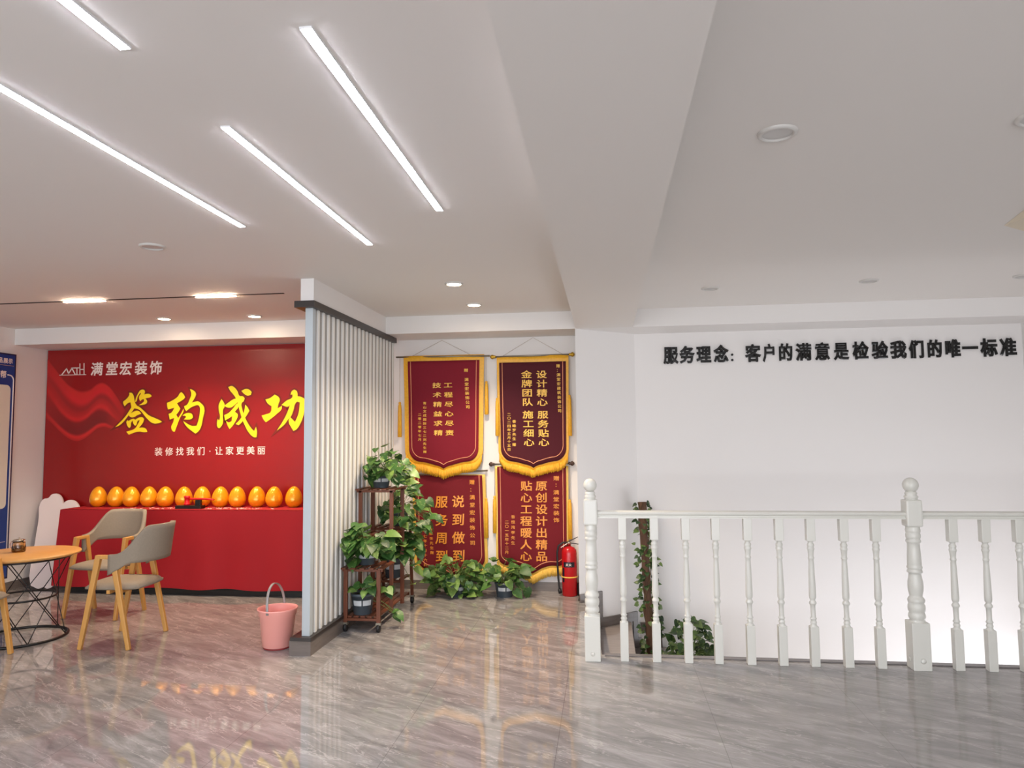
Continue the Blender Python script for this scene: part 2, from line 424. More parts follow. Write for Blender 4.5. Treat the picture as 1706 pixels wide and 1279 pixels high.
sA, sB, sC = s_at(1002.5), s_at(1060.5), dl
diag_box(0.0, sA, 0.0, 0.075); diag_box(sA - .055, sA, -0.25, 0.075, 0.0145)
diag_box(sA - .055, sB, -0.25, -0.165); diag_box(sB - .055, sB, -0.5, -0.165, 0.0145)
diag_box(sB - .055, sC, -0.5, -0.415)
struct('baseboard_oblique', b, 'skirt')
b = MB().box(0.455, 0.50, YW - .014, YW, -0.75, -0.275).box(0.30, 0.50, YW - .0145, YW, -0.36, -0.275)
struct('baseboard_stair', b, 'skirt')
struct('baseboard_back', MB().box(-2.25, -0.275, YW - .014, YW, 0, 0.085), 'skirt')
struct('baseboard_alcove', MB().box(XL, -2.25, YW - .014, YW, 0, 0.085), 'skirt')
struct('baseboard_left', MB().box(XL, XL + .014, YB, YW - .02, 0, 0.085), 'skirt')
# sloped soffit corner at the right of the ceiling
p0 = at(1672.7, 375.7, 1.0); 
def at_z(px, py, z):
    d = at(px, py, 1.0); k = (z - CAMH) / (d.z - CAMH)
    return Vector((d.x * k, k, z))
q0 = at_z(1672.7, 375.7, ZC - .001); q1 = at_z(1790, 284, ZC - .001); q2 = at_z(1790, 333, ZC - .07)
q3 = q1 + Vector((.6, .15, 0)); q4 = q2 + Vector((.6, .15, 0)); q5 = q0 + Vector((.45, .35, 0))
b = MB().add([q0, q1, q2, q3, q4, q5], [(0, 1, 2), (0, 2, 4, 5), (1, 3, 4, 2), (3, 5, 4), (0, 5, 3, 1)])
struct('beam_slope', b, 'beige')

# ------------------------------------------------------------------ ceiling lights
STR = [(-0.81, 1.82, 3.455, 'white LED strip light in the ceiling nearest the beam'),
       (-1.365, 2.38, 4.012, 'white LED strip light reaching farthest towards the slatted partition'),
       (-1.925, 1.93, 3.555, 'white LED strip light at the left, farthest from the beam'),
       (-1.375, 0.22, 1.848, 'short visible end of white LED strip light at top left corner of the photo')]
for x, y0, y1, lab in STR:
    t = thing('strip_light', lab, 'ceiling light', (x, (y0 + y1) / 2, ZC), 0, 'LED strips in the ceiling')
    MB().box(x - .0185, x + .0185, y0, y1, ZC - .0062, ZC + .004).build('housing', 'housing', t)
    MB().box(x - .0155, x + .0155, y0 + .004, y1 - .004, ZC - .0078, ZC - .005).build('diffuser', 'strip', t)

tr = MB().box(-5.98, -2.505, 5.279, 5.297, ZC - .005, ZC + .01).build('ceiling_track', 'black')
tag(tr, 'thin black lighting track across the ceiling before the red backdrop', 'track')
for x0, x1, lab in ((-4.418, -4.052, 'lit white bar light clipped in the black track, farther from the partition'), (-3.251, -2.91, 'lit white bar light clipped in the black track, nearer the partition')):
    t = thing('track_light', lab, 'track light', ((x0 + x1) / 2, 5.288, ZC), 0, 'bar lights in the black track')
    MB().box(x0, x1, 5.272, 5.304, ZC - .007, ZC - .0052).build('housing', 'housing', t)
    MB().box(x0 + .004, x1 - .004, 5.274, 5.302, ZC - .011, ZC - .007).build('diffuser', 'bar', t)

def downlight(x, y, lab, lit, d=0.14, group=None, power=80):
    t = thing('downlight', lab, 'ceiling light', (x, y, ZC), 0, group)
    r = d / 2
    MB().lathe([(r * .74, -.001), (r * .76, -.010), (r * .86, -.012), (r * .98, -.007), (r, 0.002)], 32, (x, y, ZC), cap=False).build('ring', 'ring', t)
    MB().lathe([(0.0005, -.004), (r * .75, -.004)] if not lit else [(0.0005, -.007), (r * .75, -.007)], 32, (x, y, ZC), cap=False).build('lens', 'lamp' if lit else 'lens_off', t)
    if lit:
        d_ = bpy.data.lights.new('downlight_beam', 'SPOT'); d_.energy = power; d_.color = (1.0, 0.80, 0.58); d_.spot_size = radians(120); d_.spot_blend = 0.8; d_.shadow_soft_size = 0.05
        o = bpy.data.objects.new('downlight_beam', d_); COL.objects.link(o); o.location = (0, 0, -0.03); o.parent = t
downlight(-1.105, 5.174, 'lit warm round downlight nearer the camera of the two before the banners', True, group='lit warm downlights')
downlight(-1.112, 6.040, 'lit warm round downlight close to the header above the banners', True, group='lit warm downlights')
downlight(-4.135, 6.205, 'lit warm round downlight above the left part of the red backdrop', True, power=62, group='lit warm downlights')
downlight(-3.241, 6.235, 'lit warm round downlight above the red backdrop, next to the partition', True, power=62, group='lit warm downlights')
downlight(-2.653, 3.850, 'unlit round downlight in the ceiling left of the strip lights', False, .15, group='unlit downlights')
downlight(0.678, 2.756, 'large unlit round downlight in the right ceiling, nearest the beam', False, .15, group='unlit downlights')
downlight(1.60, 2.757, 'unlit round downlight cut by the right edge of the photo, high up', False, .15, group='unlit downlights')
downlight(0.846, 5.69, 'small unlit downlight over the stair, first from the beam', False, .14, group='unlit downlights')
downlight(2.008, 5.62, 'small unlit downlight over the middle of the slogan wall', False, .14, group='unlit downlights')
downlight(3.10, 5.64, 'small unlit downlight at the right edge above the last slogan character', False, .14, group='unlit downlights')

# ------------------------------------------------------------------ slatted partition
struct('partition_bulkhead', MB().box(-2.16, -2.062, 4.83, HY, HZ - .002, ZC), 'wall')
struct('partition_plinth', MB().box(-2.20, -2.045, 4.80, 6.82, 0, 0.10), 'skirt')
t = thing('room_divider', 'white vertical slat partition with dark rails, standing on grey stone plinth', 'partition', (-2.125, 4.83, 0.10))
MB().box(-2.19, -2.04, 4.79, 6.82, .10, .125).build('bottom_rail', 'dkbrown', t)
MB().box(-2.19, -2.04, 4.79, 6.82, HZ - .05, HZ - .003).build('top_rail', 'dkbrown', t)
MB().box(-2.124, -2.066, 4.83, 4.885, .125, HZ - .05).build('end_board', 'post', t, bev=.003)
MB().box(-2.122, -2.080, 4.885, 6.82, .125, HZ - .05).build('backing_board', 'grove', t)
b = MB(); y = 4.93
while y < 6.80:
    b.box(-2.0802, -2.068, y, y + .030, .125, HZ - .05)
    y += .098
b.build('slats', 'slat', t)

# ------------------------------------------------------------------ red backdrop with printed lettering
t = thing('backdrop_panel', 'big red printed wall backdrop with yellow and white Chinese lettering', 'backdrop', (-4.2, 6.985, 0.80))
PY = 6.962
MB().box(-5.99, -2.25, PY, YW - .001, 0.55, 2.478).build('panel', 'red_panel', t)
# ribbon
S6 = 1077 / 160
def c6(x, y): p = at(70 + x / S6, 570 + y / S6, PY - .002); return (p.x, p.z)
def spline(P, u):
    n = len(P) - 1; f = min(max(u * n, 0), n - 1e-6); i = int(f); q = f - i
    p0, p1, p2, p3 = [P[max(0, min(n, i + k))] for k in (-1, 0, 1, 2)]
    g = lambda a, b_, c_, d_: 0.5 * (2 * b_ + (c_ - a) * q + (2 * a - 5 * b_ + 4 * c_ - d_) * q * q + (3 * b_ - a - 3 * c_ + d_) * q ** 3)
    return (g(p0[0], p1[0], p2[0], p3[0]), g(p0[1], p1[1], p2[1], p3[1]))
TOP = [(62, 190), (160, 310), (260, 440), (360, 515), (450, 545), (540, 525), (610, 470), (680, 450), (760, 500), (840, 610), (930, 760)]
BOT = [(46, 850), (120, 920), (200, 1000), (290, 1075), (380, 1108), (460, 1090), (540, 1035), (620, 970), (700, 950), (770, 970), (850, 985)]
bands = [(0.0, (160, 26, 26)), (.05, (200, 36, 34)), (.2, (205, 32, 38)), (.34, (150, 26, 28)), (.44, (176, 28, 30)), (.56, (204, 34, 36)), (.66, (130, 20, 24)), (.86, (124, 18, 22)), (.93, (206, 36, 36)), (1.0, (172, 26, 26))]
NU, NV = 44, 48
def band(v):
    for (a, ca), (c_, cb) in zip(bands, bands[1:]):
        if v <= c_:
            q = (v - a) / (c_ - a); q = q * q * (3 - 2 * q)
            return tuple(x + (y_ - x) * q for x, y_ in zip(ca, cb))
    return bands[-1][1]
b = MB(); cols = []
def rib(u, v):
    a = spline(TOP, u); c_ = spline(BOT, u)
    x, z = c6(a[0] + (c_[0] - a[0]) * v, a[1] + (c_[1] - a[1]) * v)
    return (x, PY - .0015, z)
b.grid(rib, NU, NV)
for j in range(NV + 1):
    for i in range(NU + 1):
        u, v = i / NU, j / NV
        c_ = band(min(1, max(0, v + .05 * sin(u * 9 + v * 4) * (1 - abs(2 * v - 1)))))
        k = min(1, (1 - u) * 5) if u > .8 else 1
        k *= min(1, .35 + u * 2.2)
        cols.append(srgb(*[p + (q - p) * k for p, q in zip((166, 25, 25), c_)]))
o = b.build('ribbon_print', 'ribbon', t)
ca = o.data.color_attributes.new('print', 'FLOAT_COLOR', 'POINT')
for i, c_ in enumerate(cols): ca.data[i].color = c_
o['label'] = 'lighter red waving ribbon printed on the left of the backdrop'
# four big brush characters
BIG = {
 '签': (14.21, 185, 640, [
  [(440,200),(500,205),(540,260),(560,350),(580,440),(620,500),(560,575),(490,550),(470,430),(420,440),(330,520),(300,460),(295,410),(380,340),(440,250)],
  [(575,420),(600,320),(650,215),(700,145),(760,125),(805,150),(810,195),(790,240),(860,225),(930,235),(975,280),(930,310),(845,330),(780,350),(740,365),(700,400),(675,350),(675,290),(715,225),(700,200),(640,300),(605,410)],
  [(830,340),(865,400),(850,450),(790,480),(665,495),(740,450),(790,390),(780,345)],
  [(560,500),(630,510),(700,550),(790,630),(900,730),(1050,800),(1160,850),(1215,885),(1130,920),(1000,920),(900,850),(800,740),(720,640),(650,590),(560,570)],
  [(490,545),(560,570),(500,660),(430,730),(330,860),(210,970),(110,1015),(170,950),(290,830),(400,690)],
  [(430,720),(520,660),(640,625),(700,660),(725,695),(640,730),(520,785),(450,760)],
  [(405,845),(420,870),(500,825),(560,820),(580,840),(680,785),(760,785),(795,830),(760,920),(670,1030),(780,1025),(850,1070),(870,1130),(780,1135),(680,1120),(560,1145),(430,1195),(370,1120),(480,1090),(580,1040),(640,950),(690,850),(650,860),(600,970),(575,980),(540,930),(520,860),(490,900),(470,1010),(440,1035),(400,990),(370,890)]]),
 '约': (14.21, 270, 640, [
  [(465,185),(520,240),(555,310),(520,350),(360,450),(440,575),(400,650),(345,720),(390,800),(480,650),(520,570),(515,640),(430,800),(380,930),(340,1040),(310,1120),(270,1115),(225,1010),(270,900),(295,795),(190,835),(165,700),(230,670),(300,555),(150,595),(130,520),(125,440),(240,390),(380,290),(430,210)],
  [(670,115),(740,140),(810,220),(800,280),(710,435),(800,410),(860,405),(930,450),(1005,555),(970,820),(920,1030),(860,1120),(800,1165),(720,1110),(600,1010),(540,930),(510,870),(600,930),(720,985),(825,980),(870,850),(905,640),(900,540),(860,495),(780,510),(690,550),(580,635),(550,590),(530,520),(600,480),(660,360),(700,230)],
  [(500,730),(570,690),(660,680),(720,710),(740,780),(700,820),(600,835),(525,830),(580,775),(560,750),(500,745)]]),
 '成': (12.79, 355, 635, [
  [(185,380),(240,460),(255,530),(220,600),(215,750),(215,870),(180,960),(140,1000),(105,980),(90,890),(105,800),(135,840),(155,760),(130,620),(130,500)],
  [(330,125),(400,100),(470,140),(530,220),(570,310),(640,320),(680,360),(660,420),(615,470),(630,600),(660,700),(690,780),(740,880),(820,1000),(880,1060),(920,970),(940,1070),(930,1190),(880,1190),(760,1080),(680,930),(640,840),(600,720),(560,580),(545,500),(500,400),(480,340),(430,270),(370,200)],
  [(250,520),(340,450),(490,370),(560,400),(540,430),(450,520),(380,560),(290,550)],
  [(560,440),(560,520),(470,650),(530,700),(530,750),(480,860),(420,950),(360,1015),(330,970),(280,840),(340,875),(400,850),(415,740),(340,790),(260,835),(245,720),(330,680),(430,580),(500,490)],
  [(610,205),(700,165),(770,175),(830,230),(810,290),(740,305),(670,270)],
  [(690,500),(740,550),(780,630),(700,760),(620,870),(550,935),(490,910),(590,800),(660,670),(680,590)]]),
 '功': (14.21, 430, 640, [
  [(180,360),(280,330),(400,245),(490,300),(520,370),(490,460),(465,570),(570,510),(560,590),(450,700),(330,800),(190,900),(140,840),(90,740),(190,710),(300,660),(325,520),(230,450)],
  [(560,490),(690,380),(810,315),(820,240),(775,250),(800,170),(860,125),(920,160),(940,230),(940,285),(1000,290),(930,410),(890,450),(840,620),(770,780),(720,830),(620,960),(450,1095),(590,880),(700,660),(760,495),(710,530),(580,495)],
  [(930,280),(1040,305),(1130,380),(1110,560),(1080,740),(1010,920),(920,1060),(845,1105),(810,1050),(730,860),(770,780),(880,890),(960,700),(995,430),(930,410)]]),
}
for ch, (s_, ox, oy, polys) in BIG.items():
    b = MB(); c_ = MB()
    for i, P in enumerate(polys):
        Q = [at(ox + x / s_, oy + y / s_, PY) for x, y in P]; Q = [(p.x, p.z) for p in Q]
        poly_flat(b, Q, PY - .006 - .0002 * i); poly_flat(c_, Q, PY - .003 - .0002 * i, grow=.017)
    o = b.build('lettering', 'yellow', t); o['label'] = 'big yellow brush character ' + ch
    c_.build('lettering_outline', 'brown_line', o)
# logo
b = MB()
def stroke(P, wd):
    for (x0, y0), (x1, y1) in zip(P, P[1:]):
        a = at(95 + x0 / 8.98, 590 + y0 / 8.98, PY); c_ = at(95 + x1 / 8.98, 590 + y1 / 8.98, PY)
        d = (c_ - a).normalized(); n_ = Vector((-d.z, 0, d.x)) * wd / 2; a = a - d * wd * .3; c_ = c_ + d * wd * .3
        yv = Vector((0, -.002, 0))
        b.add([a - n_ + yv, c_ - n_ + yv, c_ + n_ + yv, a + n_ + yv], [(0, 1, 2, 3)])
stroke([(75, 305), (145, 215), (175, 290), (225, 210), (272, 300)], .0125)
stroke([(218, 206), (345, 203)], .011); stroke([(300, 206), (300, 300)], .011)
stroke([(345, 143), (345, 300)], .011); stroke([(406, 138), (406, 300)], .011); stroke([(345, 228), (406, 226)], .009)
stroke([(40, 313), (435, 305)], .006)
b.build('logo', 'white_print', t)
b = MB()
for ch, x0, x1, yc in zip('满堂宏装饰', (508, 730, 935, 1165, 1385), (692, 918, 1128, 1355, 1580), (218, 213, 210, 204, 198)):
    p = at(95 + (x0 + x1) / 2 / 8.98, 590 + yc / 8.98, PY)
    put_glyph(b, ch, p.x, p.z, .145, .150, PY - .002, bold=.022, shear=.06)
b.build('company_lettering', 'white_print', t)
b = MB(); sub = '装修找我们·让家更美丽'
for i, ch in enumerate(sub):
    k = i if i < 5 else (4.85 if i == 5 else i - .3)
    px = 0 + (867 + k * 57.9) / 3.2808; py = 560 + (630 - k * .8) / 3.2808
    p = at(px, py, PY); put_glyph(b, ch, p.x, p.z, .092, .092, PY - .001, bold=.008)
b.build('slogan_lettering', 'white_print', t)

# ------------------------------------------------------------------ long table with red cloth
TZ = .818
t = thing('display_table', 'long table whose dark base shows below the red cloth', 'table', (-3.95, 6.75, 0))
b = MB().box(-5.32, -2.32, 6.53, 6.90, .03, .05).box(-5.30, -2.34, 6.535, 6.545, 0, .09)
for x in (-5.3, -2.36):
    for y in (6.54, 6.86): b.box(x, x + .04, y, y + .03, 0, .80)
b.build('base', 'black', t)
MB().box(-5.36, -2.30, 6.52, 6.895, .785, .812).build('tabletop', 'black', t)
b = MB(); rnd = random.Random(4)
def cl(u, v):
    # front hang from the table edge to just above the floor, with soft folds
    x = -5.395 + u * 3.11
    fold = .010 * sin(u * 47) * v + .008 * sin(u * 21 + 1) * v
    return (x - .055 * v * (1 - u) ** 6 + .03 * v * u ** 8, 6.503 - .02 * v + fold, TZ - .003 - v * (.742 + .012 * u + .008 * sin(u * 30)))
b.grid(cl, 120, 10)
b.grid(lambda u, v: (-5.395 - .055 * u - .012 * abs(sin(v * 14)) * u, 6.503 + v * .40 - .02 * u * (1 - v), TZ - .003 - u * .742), 8, 24)
b.grid(lambda u, v: (-5.395 + u * 3.11, 6.503 + v * .40, TZ), 40, 4)
cf = b.build('tablecloth', 'cloth'); tag(cf, 'plain red cloth draped over the long table under the golden eggs', 'tablecloth')

EX = [-5.205, -5.01, -4.83, -4.643, -4.462, -4.251, -4.062, -3.859, -3.678, -3.474, -3.286, -3.083]
prof = []
for i in range(19):
    a = -pi / 2 + pi * i / 18
    r = .083 * cos(a) * (1 - .13 * sin(a)); z = .094 + (.094 if a < 0 else .118) * sin(a)
    prof.append((max(r, .0003), z))
prof = [(0.0003, .006), (.036, .006)] + [p for p in prof if p[1] > .012]
egg0 = None
pos_lab = ['golden egg at the left end of the row on the red table', 'golden egg, second in the row from the left end', 'golden egg, third in the row from the left end', 'golden egg, fourth in the row from the left end',
           'golden egg just left of the gap before the toy mallet', 'golden egg behind the head of the red mallet', 'golden egg behind the middle of the mallet handle', 'golden egg behind the tip of the mallet handle',
           'golden egg, fourth in the row from the partition', 'golden egg, third in the row from the partition', 'golden egg, second in the row from the partition', 'golden egg at the right end of the row against the partition']
for i, x in enumerate(EX):
    if egg0 is None:
        egg0 = MB().lathe([(r, z - .006) for r, z in prof], 32).build('golden_egg', 'egg'); o = egg0
    else:
        o = egg0.copy(); COL.objects.link(o)
    o.location = (x, 6.79 + .008 * sin(i * 2.3), TZ); o.rotation_euler = (0, 0, i)
    tag(o, pos_lab[i], 'egg', 'golden eggs on the red table')
# mallet on its black stand
t = thing('toy_mallet', 'red mallet lying across a black stand before the golden eggs', 'mallet', (-4.0, 6.62, TZ))
MB().box(-4.215, -3.945, 6.575, 6.66, TZ, TZ + .032, bev=.004).build('stand', 'black', t)
MB().box(-4.02, -3.965, 6.60, 6.635, TZ + .032, TZ + .085, bev=.003).build('stand_post', 'black', t)
MB().lathe([(.024, 0), (.03, .004), (.03, .018), (.024, .024), (.024, .068), (.03, .074), (.03, .088), (.024, .092)], 24, (-4.115, 6.62, TZ + .0325)).build('mallet_head', 'redplastic', t)
MB().tube([(-4.10, 6.62, TZ + .094), (-4.06, 6.62, TZ + .094), (-3.95, 6.62, TZ + .094), (-3.88, 6.62, TZ + .092), (-3.83, 6.62, TZ + .086)], [.008, .009, .01, .009, .006], 10).build('handle', 'redplastic', t)
rnd = random.Random(9); b = MB()
for i in range(170):
    x = rnd.uniform(-4.72, -4.25) if rnd.random() < .38 else rnd.uniform(-3.92, -3.35)
    if rnd.random() < .12: x = rnd.uniform(-4.95, -3.15)
    if -4.24 < x < -3.92: continue
    y = rnd.uniform(6.55, 6.69); a = rnd.uniform(0, pi); s_ = rnd.uniform(.007, .018)
    ux, uy = cos(a) * s_, sin(a) * s_; h = rnd.uniform(.001, .008)
    b.add([(x - ux, y - uy, TZ + .0015), (x + uy * .5, y - ux * .5, TZ + .0015 + h * .3), (x + ux, y + uy, TZ + .0015 + h), (x - uy * .5, y + ux * .5, TZ + .002)], [(0, 1, 2, 3)])
o = b.build('paper_scraps', 'confetti'); o['kind'] = 'stuff'; tag(o, 'pink and white paper scraps scattered on the red cloth before the eggs', 'confetti')

# white foam cut-out leaning in the corner
out = [(52, 972), (60, 900), (66, 862), (68, 838), (74, 830), (82, 828), (88, 822), (98, 822), (104, 829), (106, 838), (112, 833), (122, 832), (130, 838), (133, 848), (130, 858), (118, 866), (104, 880), (98, 930), (88, 976), (80, 979), (74, 976), (66, 979), (58, 976)]
lean = .30
def on_lean(px, py):                        # point of the leaning plane y = 6.65 + lean * z
    d = at(px, py, 1.0); dx, dz = d.x, d.z - CAMH
    k = (6.65 + lean * CAMH) / (1 - lean * dz)
    return (dx * k, CAMH + dz * k)
P2 = [on_lean(x, y) for x, y in out]; lo = min(z for x, z in P2)
b = MB(); poly_flat(b, [(x, z - lo + .006) for x, z in P2], 6.65, depth=.02)
for v in b.v: v.y = v.y + v.z * lean
o = b.build('foam_board', 'foam'); tag(o, 'white cut-out foam board with scalloped top leaning beside the red table', 'board')

# ------------------------------------------------------------------ blue notice board on the left wall
t = thing('notice_board', 'blue notice board with white panel on the left wall', 'notice board', (XL + .01, 5.6, .13))
BX = XL + .03
MB().box(XL + .001, BX, 4.9, 6.525, .13, 2.385).build('frame', 'bluedk', t)
MB().box(BX - .002, BX + .003, 4.92, 6.508, .15, 2.37).build('face', 'blue', t)
b = MB()
def rrect_yz(b, y0, y1, z0, z1, r, x):
    P = []
    for cy, cz, a0 in ((y1 - r, z1 - r, 0), (y0 + r, z1 - r, 90), (y0 + r, z0 + r, 180), (y1 - r, z0 + r, 270)):
        for k in range(7): a = radians(a0 + 15 * k); P.append((cy + r * cos(a), cz + r * sin(a)))
    b.add([(x, p, q) for p, q in P], [list(range(len(P)))]); return P
rrect_yz(b, 5.0, 6.465, .83, 2.065, .05, BX + .0045); b.build('white_panel', 'boardwhite', t)
b = MB(); P = [(BX + .006, 6.42, 2.167), (BX + .006, 6.44, 2.167)] + [(BX + .006, 6.44 + .055 * sin(radians(a)), 2.112 + .055 * cos(radians(a))) for a in range(15, 91, 15)] + [(BX + .006, 6.495, .3)]
b.tube(P, .006, 6); b.tube([(BX + .006, 5.0, 2.262), (BX + .006, 6.49, 2.262)], .0028, 6); b.tube([(BX + .006, 5.0, .5), (BX + .006, 6.47, .5)], .0028, 6)
b.build('border_line', 'white_print', t)
b = MB()
for ch, yc in (('示', 6.452), ('展', 6.392), ('品', 6.332), ('作', 6.272)): put_glyph(b, ch, yc, 2.31, .055, .056, BX + .003, bold=.03, plane='yz')
for ch, yc in (('帮', 6.372), ('程', 6.29)): put_glyph(b, ch, yc, 2.17, .075, .075, BX + .003, bold=.03, plane='yz')
b.build('lettering', 'white_print', t)

# ------------------------------------------------------------------ banners
def banner(name, lab, x0, x1, ztop, zside, zpoint, ypl, vel, gold, trim_x, trim_top, fringe_len, cols, taper, rod, tassels, cordpts, text_mat, rot=0.0, fin='finial', fin_side=None, sag=0.045):
    xc = (x0 + x1) / 2; hw = (x1 - x0) / 2
    t = thing(name, lab, 'banner', (xc, ypl, zpoint - fringe_len), 0, 'embroidered thank-you banners')
    wav = lambda x, z: ypl - .006 * sin((x - xc) * 13 + z * 2.2) - .004 * sin(z * 9 + x * 3)
    def bottom(u, hw_, r, drop):
        """lower outline of a banner: rounded corners, then a dip to the middle point"""
        a = abs(u)
        zb = zside + (zpoint - zside) * max(0, (1 - a / .62)) ** 1.7
        zb -= sag * sin(pi * min(1, a / 1.0)) * (.55 if a > .25 else .55 * a / .25)
        e = (1 - a) * hw_
        if e < r: zb += r - sqrt(max(0, r * r - (r - e) ** 2))
        return zb - drop
    def sheet(half, top, drop, yoff, r, nu=64, nv=26):
        b = MB()
        def fn(u, v):
            s_ = -cos(pi * u)              # denser at the edges
            zb = bottom(s_, half, r, drop); z = top + (zb - top) * v
            k = 1 + (taper - 1) * (top - z) / (top - zpoint)
            x = xc + s_ * half * k + rot * (ztop - z)
            return (x, wav(x, z) + yoff, z)
        return b.grid(fn, nu, nv)
    cl_ = sheet(hw, ztop, 0, -.004, .10).build('cloth', vel, t, solid=.003)
    tr_ = sheet(hw + trim_x, trim_top, .035, .003, .12).build('trim', gold, t, solid=.003)
    # fringe strands along the lower edge
    b = MB(); n = int(hw * 2 / .006)
    rr = random.Random(int(xc * 100) + 7)
    for i in range(n):
        s_ = -1 + 2 * (i + .5) / n; s_ *= .985
        half = hw + trim_x * .9
        zb = bottom(s_, half, .12, .03)
        k = 1 + (taper - 1) * (ztop - zb) / (ztop - zpoint)
        x = xc + s_ * half * k + rot * (ztop - zb)
        L_ = fringe_len - .03 + rr.uniform(-.006, .006)
        y_ = wav(x, zb) - .004 + rr.uniform(-.003, .003)
        b.tube([(x, y_, zb + .01), (x + rr.uniform(-.002, .002), y_ - .004, zb - L_ * .5), (x + rr.uniform(-.004, .004), y_ - .002, zb - L_)], [.0042, .0048, .0034], 5)
    b.build('fringe', gold, t)
    # piping line set in from the edge
    b = MB(); P = []
    ins = .030
    def edge_pt(s_, z=None):
        half = hw - ins; zb = bottom(s_, half, .09, -.04)
        if z is None: z = zb
        k = 1 + (taper - 1) * (ztop - z) / (ztop - zpoint)
        x = xc + s_ * half * k + rot * (ztop - z); return (x, wav(x, z) - .0085, z)
    zb0 = bottom(1, hw - ins, .09, -.04)
    for i in range(14): P.append(edge_pt(-1, ztop - .003 + (zb0 - ztop) * i / 14))
    for i in range(61): P.append(edge_pt(-cos(pi * i / 60)))
    for i in range(14): P.append(edge_pt(1, zb0 + (ztop - .003 - zb0) * (i + 1) / 14))
    b.tube(P, .0042, 6).build('piping', 'piping', t)
    # lettering
    for txt, px, py0, py1, wpx, hk in cols:
        b = MB()
        pos = []; q = 0.0
        for ch in txt:
            if ch == ' ': q += .36
            else: pos.append((ch, q)); q += 1
        last = pos[-1][1] or 1
        for ch, q in pos:
            py = py0 + (py1 - py0) * q / last; pxi = px[0] + (px[1] - px[0]) * q / last
            p = at(pxi, py, ypl); size = wpx * p.y / F_PX
            put_glyph(b, ch, p.x, p.z, size, size * hk, 0, bold=.017 if wpx > 11 else .014, shear=.05 if hk > .9 else 0, yf=lambda a, c_: wav(a, c_) - .0085)
        b.build('lettering', text_mat, t)
    # rod, finials, cord, tassels
    (rx0, rz0), (rx1, rz1) = rod
    r_ = MB().tube([(rx0, ypl + .004, rz0), (rx1, ypl + .004, rz1)], .0085, 12).build('hanging_rod', 'rod', t)
    for (fx, fz, sg) in ((rx0, rz0, -1), (rx1, rz1, 1)):
        if fin is None: break
        m_ = MB()
        prof_ = [(.009, 0), (.016, .006), (.012, .014), (.022, .028), (.024, .038), (.014, .052), (.002, .058)]
        m_.lathe(prof_, 14)
        for v in m_.v: v.x, v.y, v.z = fx + sg * (v.z - .012), ypl + .004 + v.y, fz + v.x
        m_.build('finial', fin, r_)
    if cordpts:
        MB().tube([(x, ypl + .012, z) for x, z in cordpts], .0018, 6).build('hanging_cord', 'cord', t)
    for tx, tz0, tz1, tcz in tassels:
        ta = MB().lathe([(.003, 0), (.012, -.004), (.014, -.018), (.010, -.026), (.016, -.034), (.019, -.10), (.021, tz1 - tz0), (.016, tz1 - tz0 - .004)], 14, (tx, ypl + .006, tz0)).build('tassel', 'gold', t)
        MB().tube([(tx, ypl + .006, tcz), (tx, ypl + .006, tz0 - .002)], .0018, 6).build('tassel_cord', 'cord', ta)
    return t
S3 = 1706 / 340
u3 = lambda x: 640 + x / S3
v3 = lambda y: 560 + y / S3
v4 = lambda y: 760 + y / S3
ZR = 2.305
banner('silk_banner', 'crimson banner with gold trim hanging at upper left, nearest the partition', -1.960, -1.227, 2.262, 1.275, 1.185, 6.945, 'maroon', 'gold', .046, 2.318, .105,
    [('工程尽心尽责', (u3(535), u3(548)), v3(408), v3(806), 15.5, .62), ('技术精益求精', (u3(441), u3(455)), v3(410), v3(806), 15.5, .62),
     ('赠', (u3(687), u3(687)), v3(285), v3(285), 7.5, .8), ('满堂宏装饰公司', (u3(691), u3(701)), v3(363), v3(590), 7.5, .8),
     ('青山文成国际三七二刘先生赠', (u3(341), u3(343)), v3(560), v3(965), 6.2, .8), ('二零二零年七月', (u3(299), u3(300)), v3(655), v3(862), 6.2, .8)],
    .955, ((-2.085, 2.309), (-1.124, 2.300)), [(-2.046, 1.855, 1.505, 2.30), (-1.160, 2.05, 1.72, 2.30)], [(-1.93, 2.312), (-1.612, 2.470), (-1.30, 2.306)], 'goldtext', fin=None)
banner('silk_banner', 'darkest maroon banner with gold trim hanging at upper right', -1.028, -0.367, 2.228, 1.275, 1.190, 6.945, 'maroondk', 'gold', .026, 2.292, .100,
    [('设计精心 服务贴心', (u3(1315), u3(1335)), v3(318), v3(885), 18.5, .74), ('金牌团队 施工细心', (u3(1190), u3(1212)), v3(318), v3(885), 18.5, .74),
     ('赠：满堂宏建筑装饰公司', (u3(1455), u3(1468)), v3(248), v3(622), 6.6, .9), ('香峰罗先生 赠', (u3(1088), u3(1088)), v3(712), v3(905), 6.6, .85),
     ('二〇二四年五月十五日', (u3(1045), u3(1045)), v3(652), v3(945), 6.6, .8)],
    .965, ((-1.075, 2.288), (-0.325, 2.294)), [(-1.052, 1.881, 1.507, 2.28), (-0.338, 1.898, 1.50, 2.28)], [(-1.0, 2.292), (-0.69, 2.472), (-0.39, 2.296)], 'goldtext')
banner('silk_banner', 'wine red banner at lower left behind the floor plant', -1.893, -1.212, 1.118, .215, .118, 6.972, 'maroonlow', 'goldpale', .03, 1.125, .078,
    [('说到做到', (u3(620), u3(625)), v4(375), v4(828), 22, .95), ('服务周到', (u3(482), u3(482)), v4(378), v4(832), 22, .95),
     ('赠：满堂宏装饰公司', (u3(735), u3(740)), v4(215), v4(722), 9.5, .85), ('宏城鸿郡张先生赠', (u3(385), u3(400)), v4(525), v4(805), 6.5, .85),
     ('二〇一七年十月十六日', (u3(340), u3(345)), v4(548), v4(905), 6.5, .85)],
    1.0, ((-1.93, 1.118), (-1.157, 1.163)), [(-1.175, .893, .508, 1.15)], None, 'copper', rot=.026, fin=None)
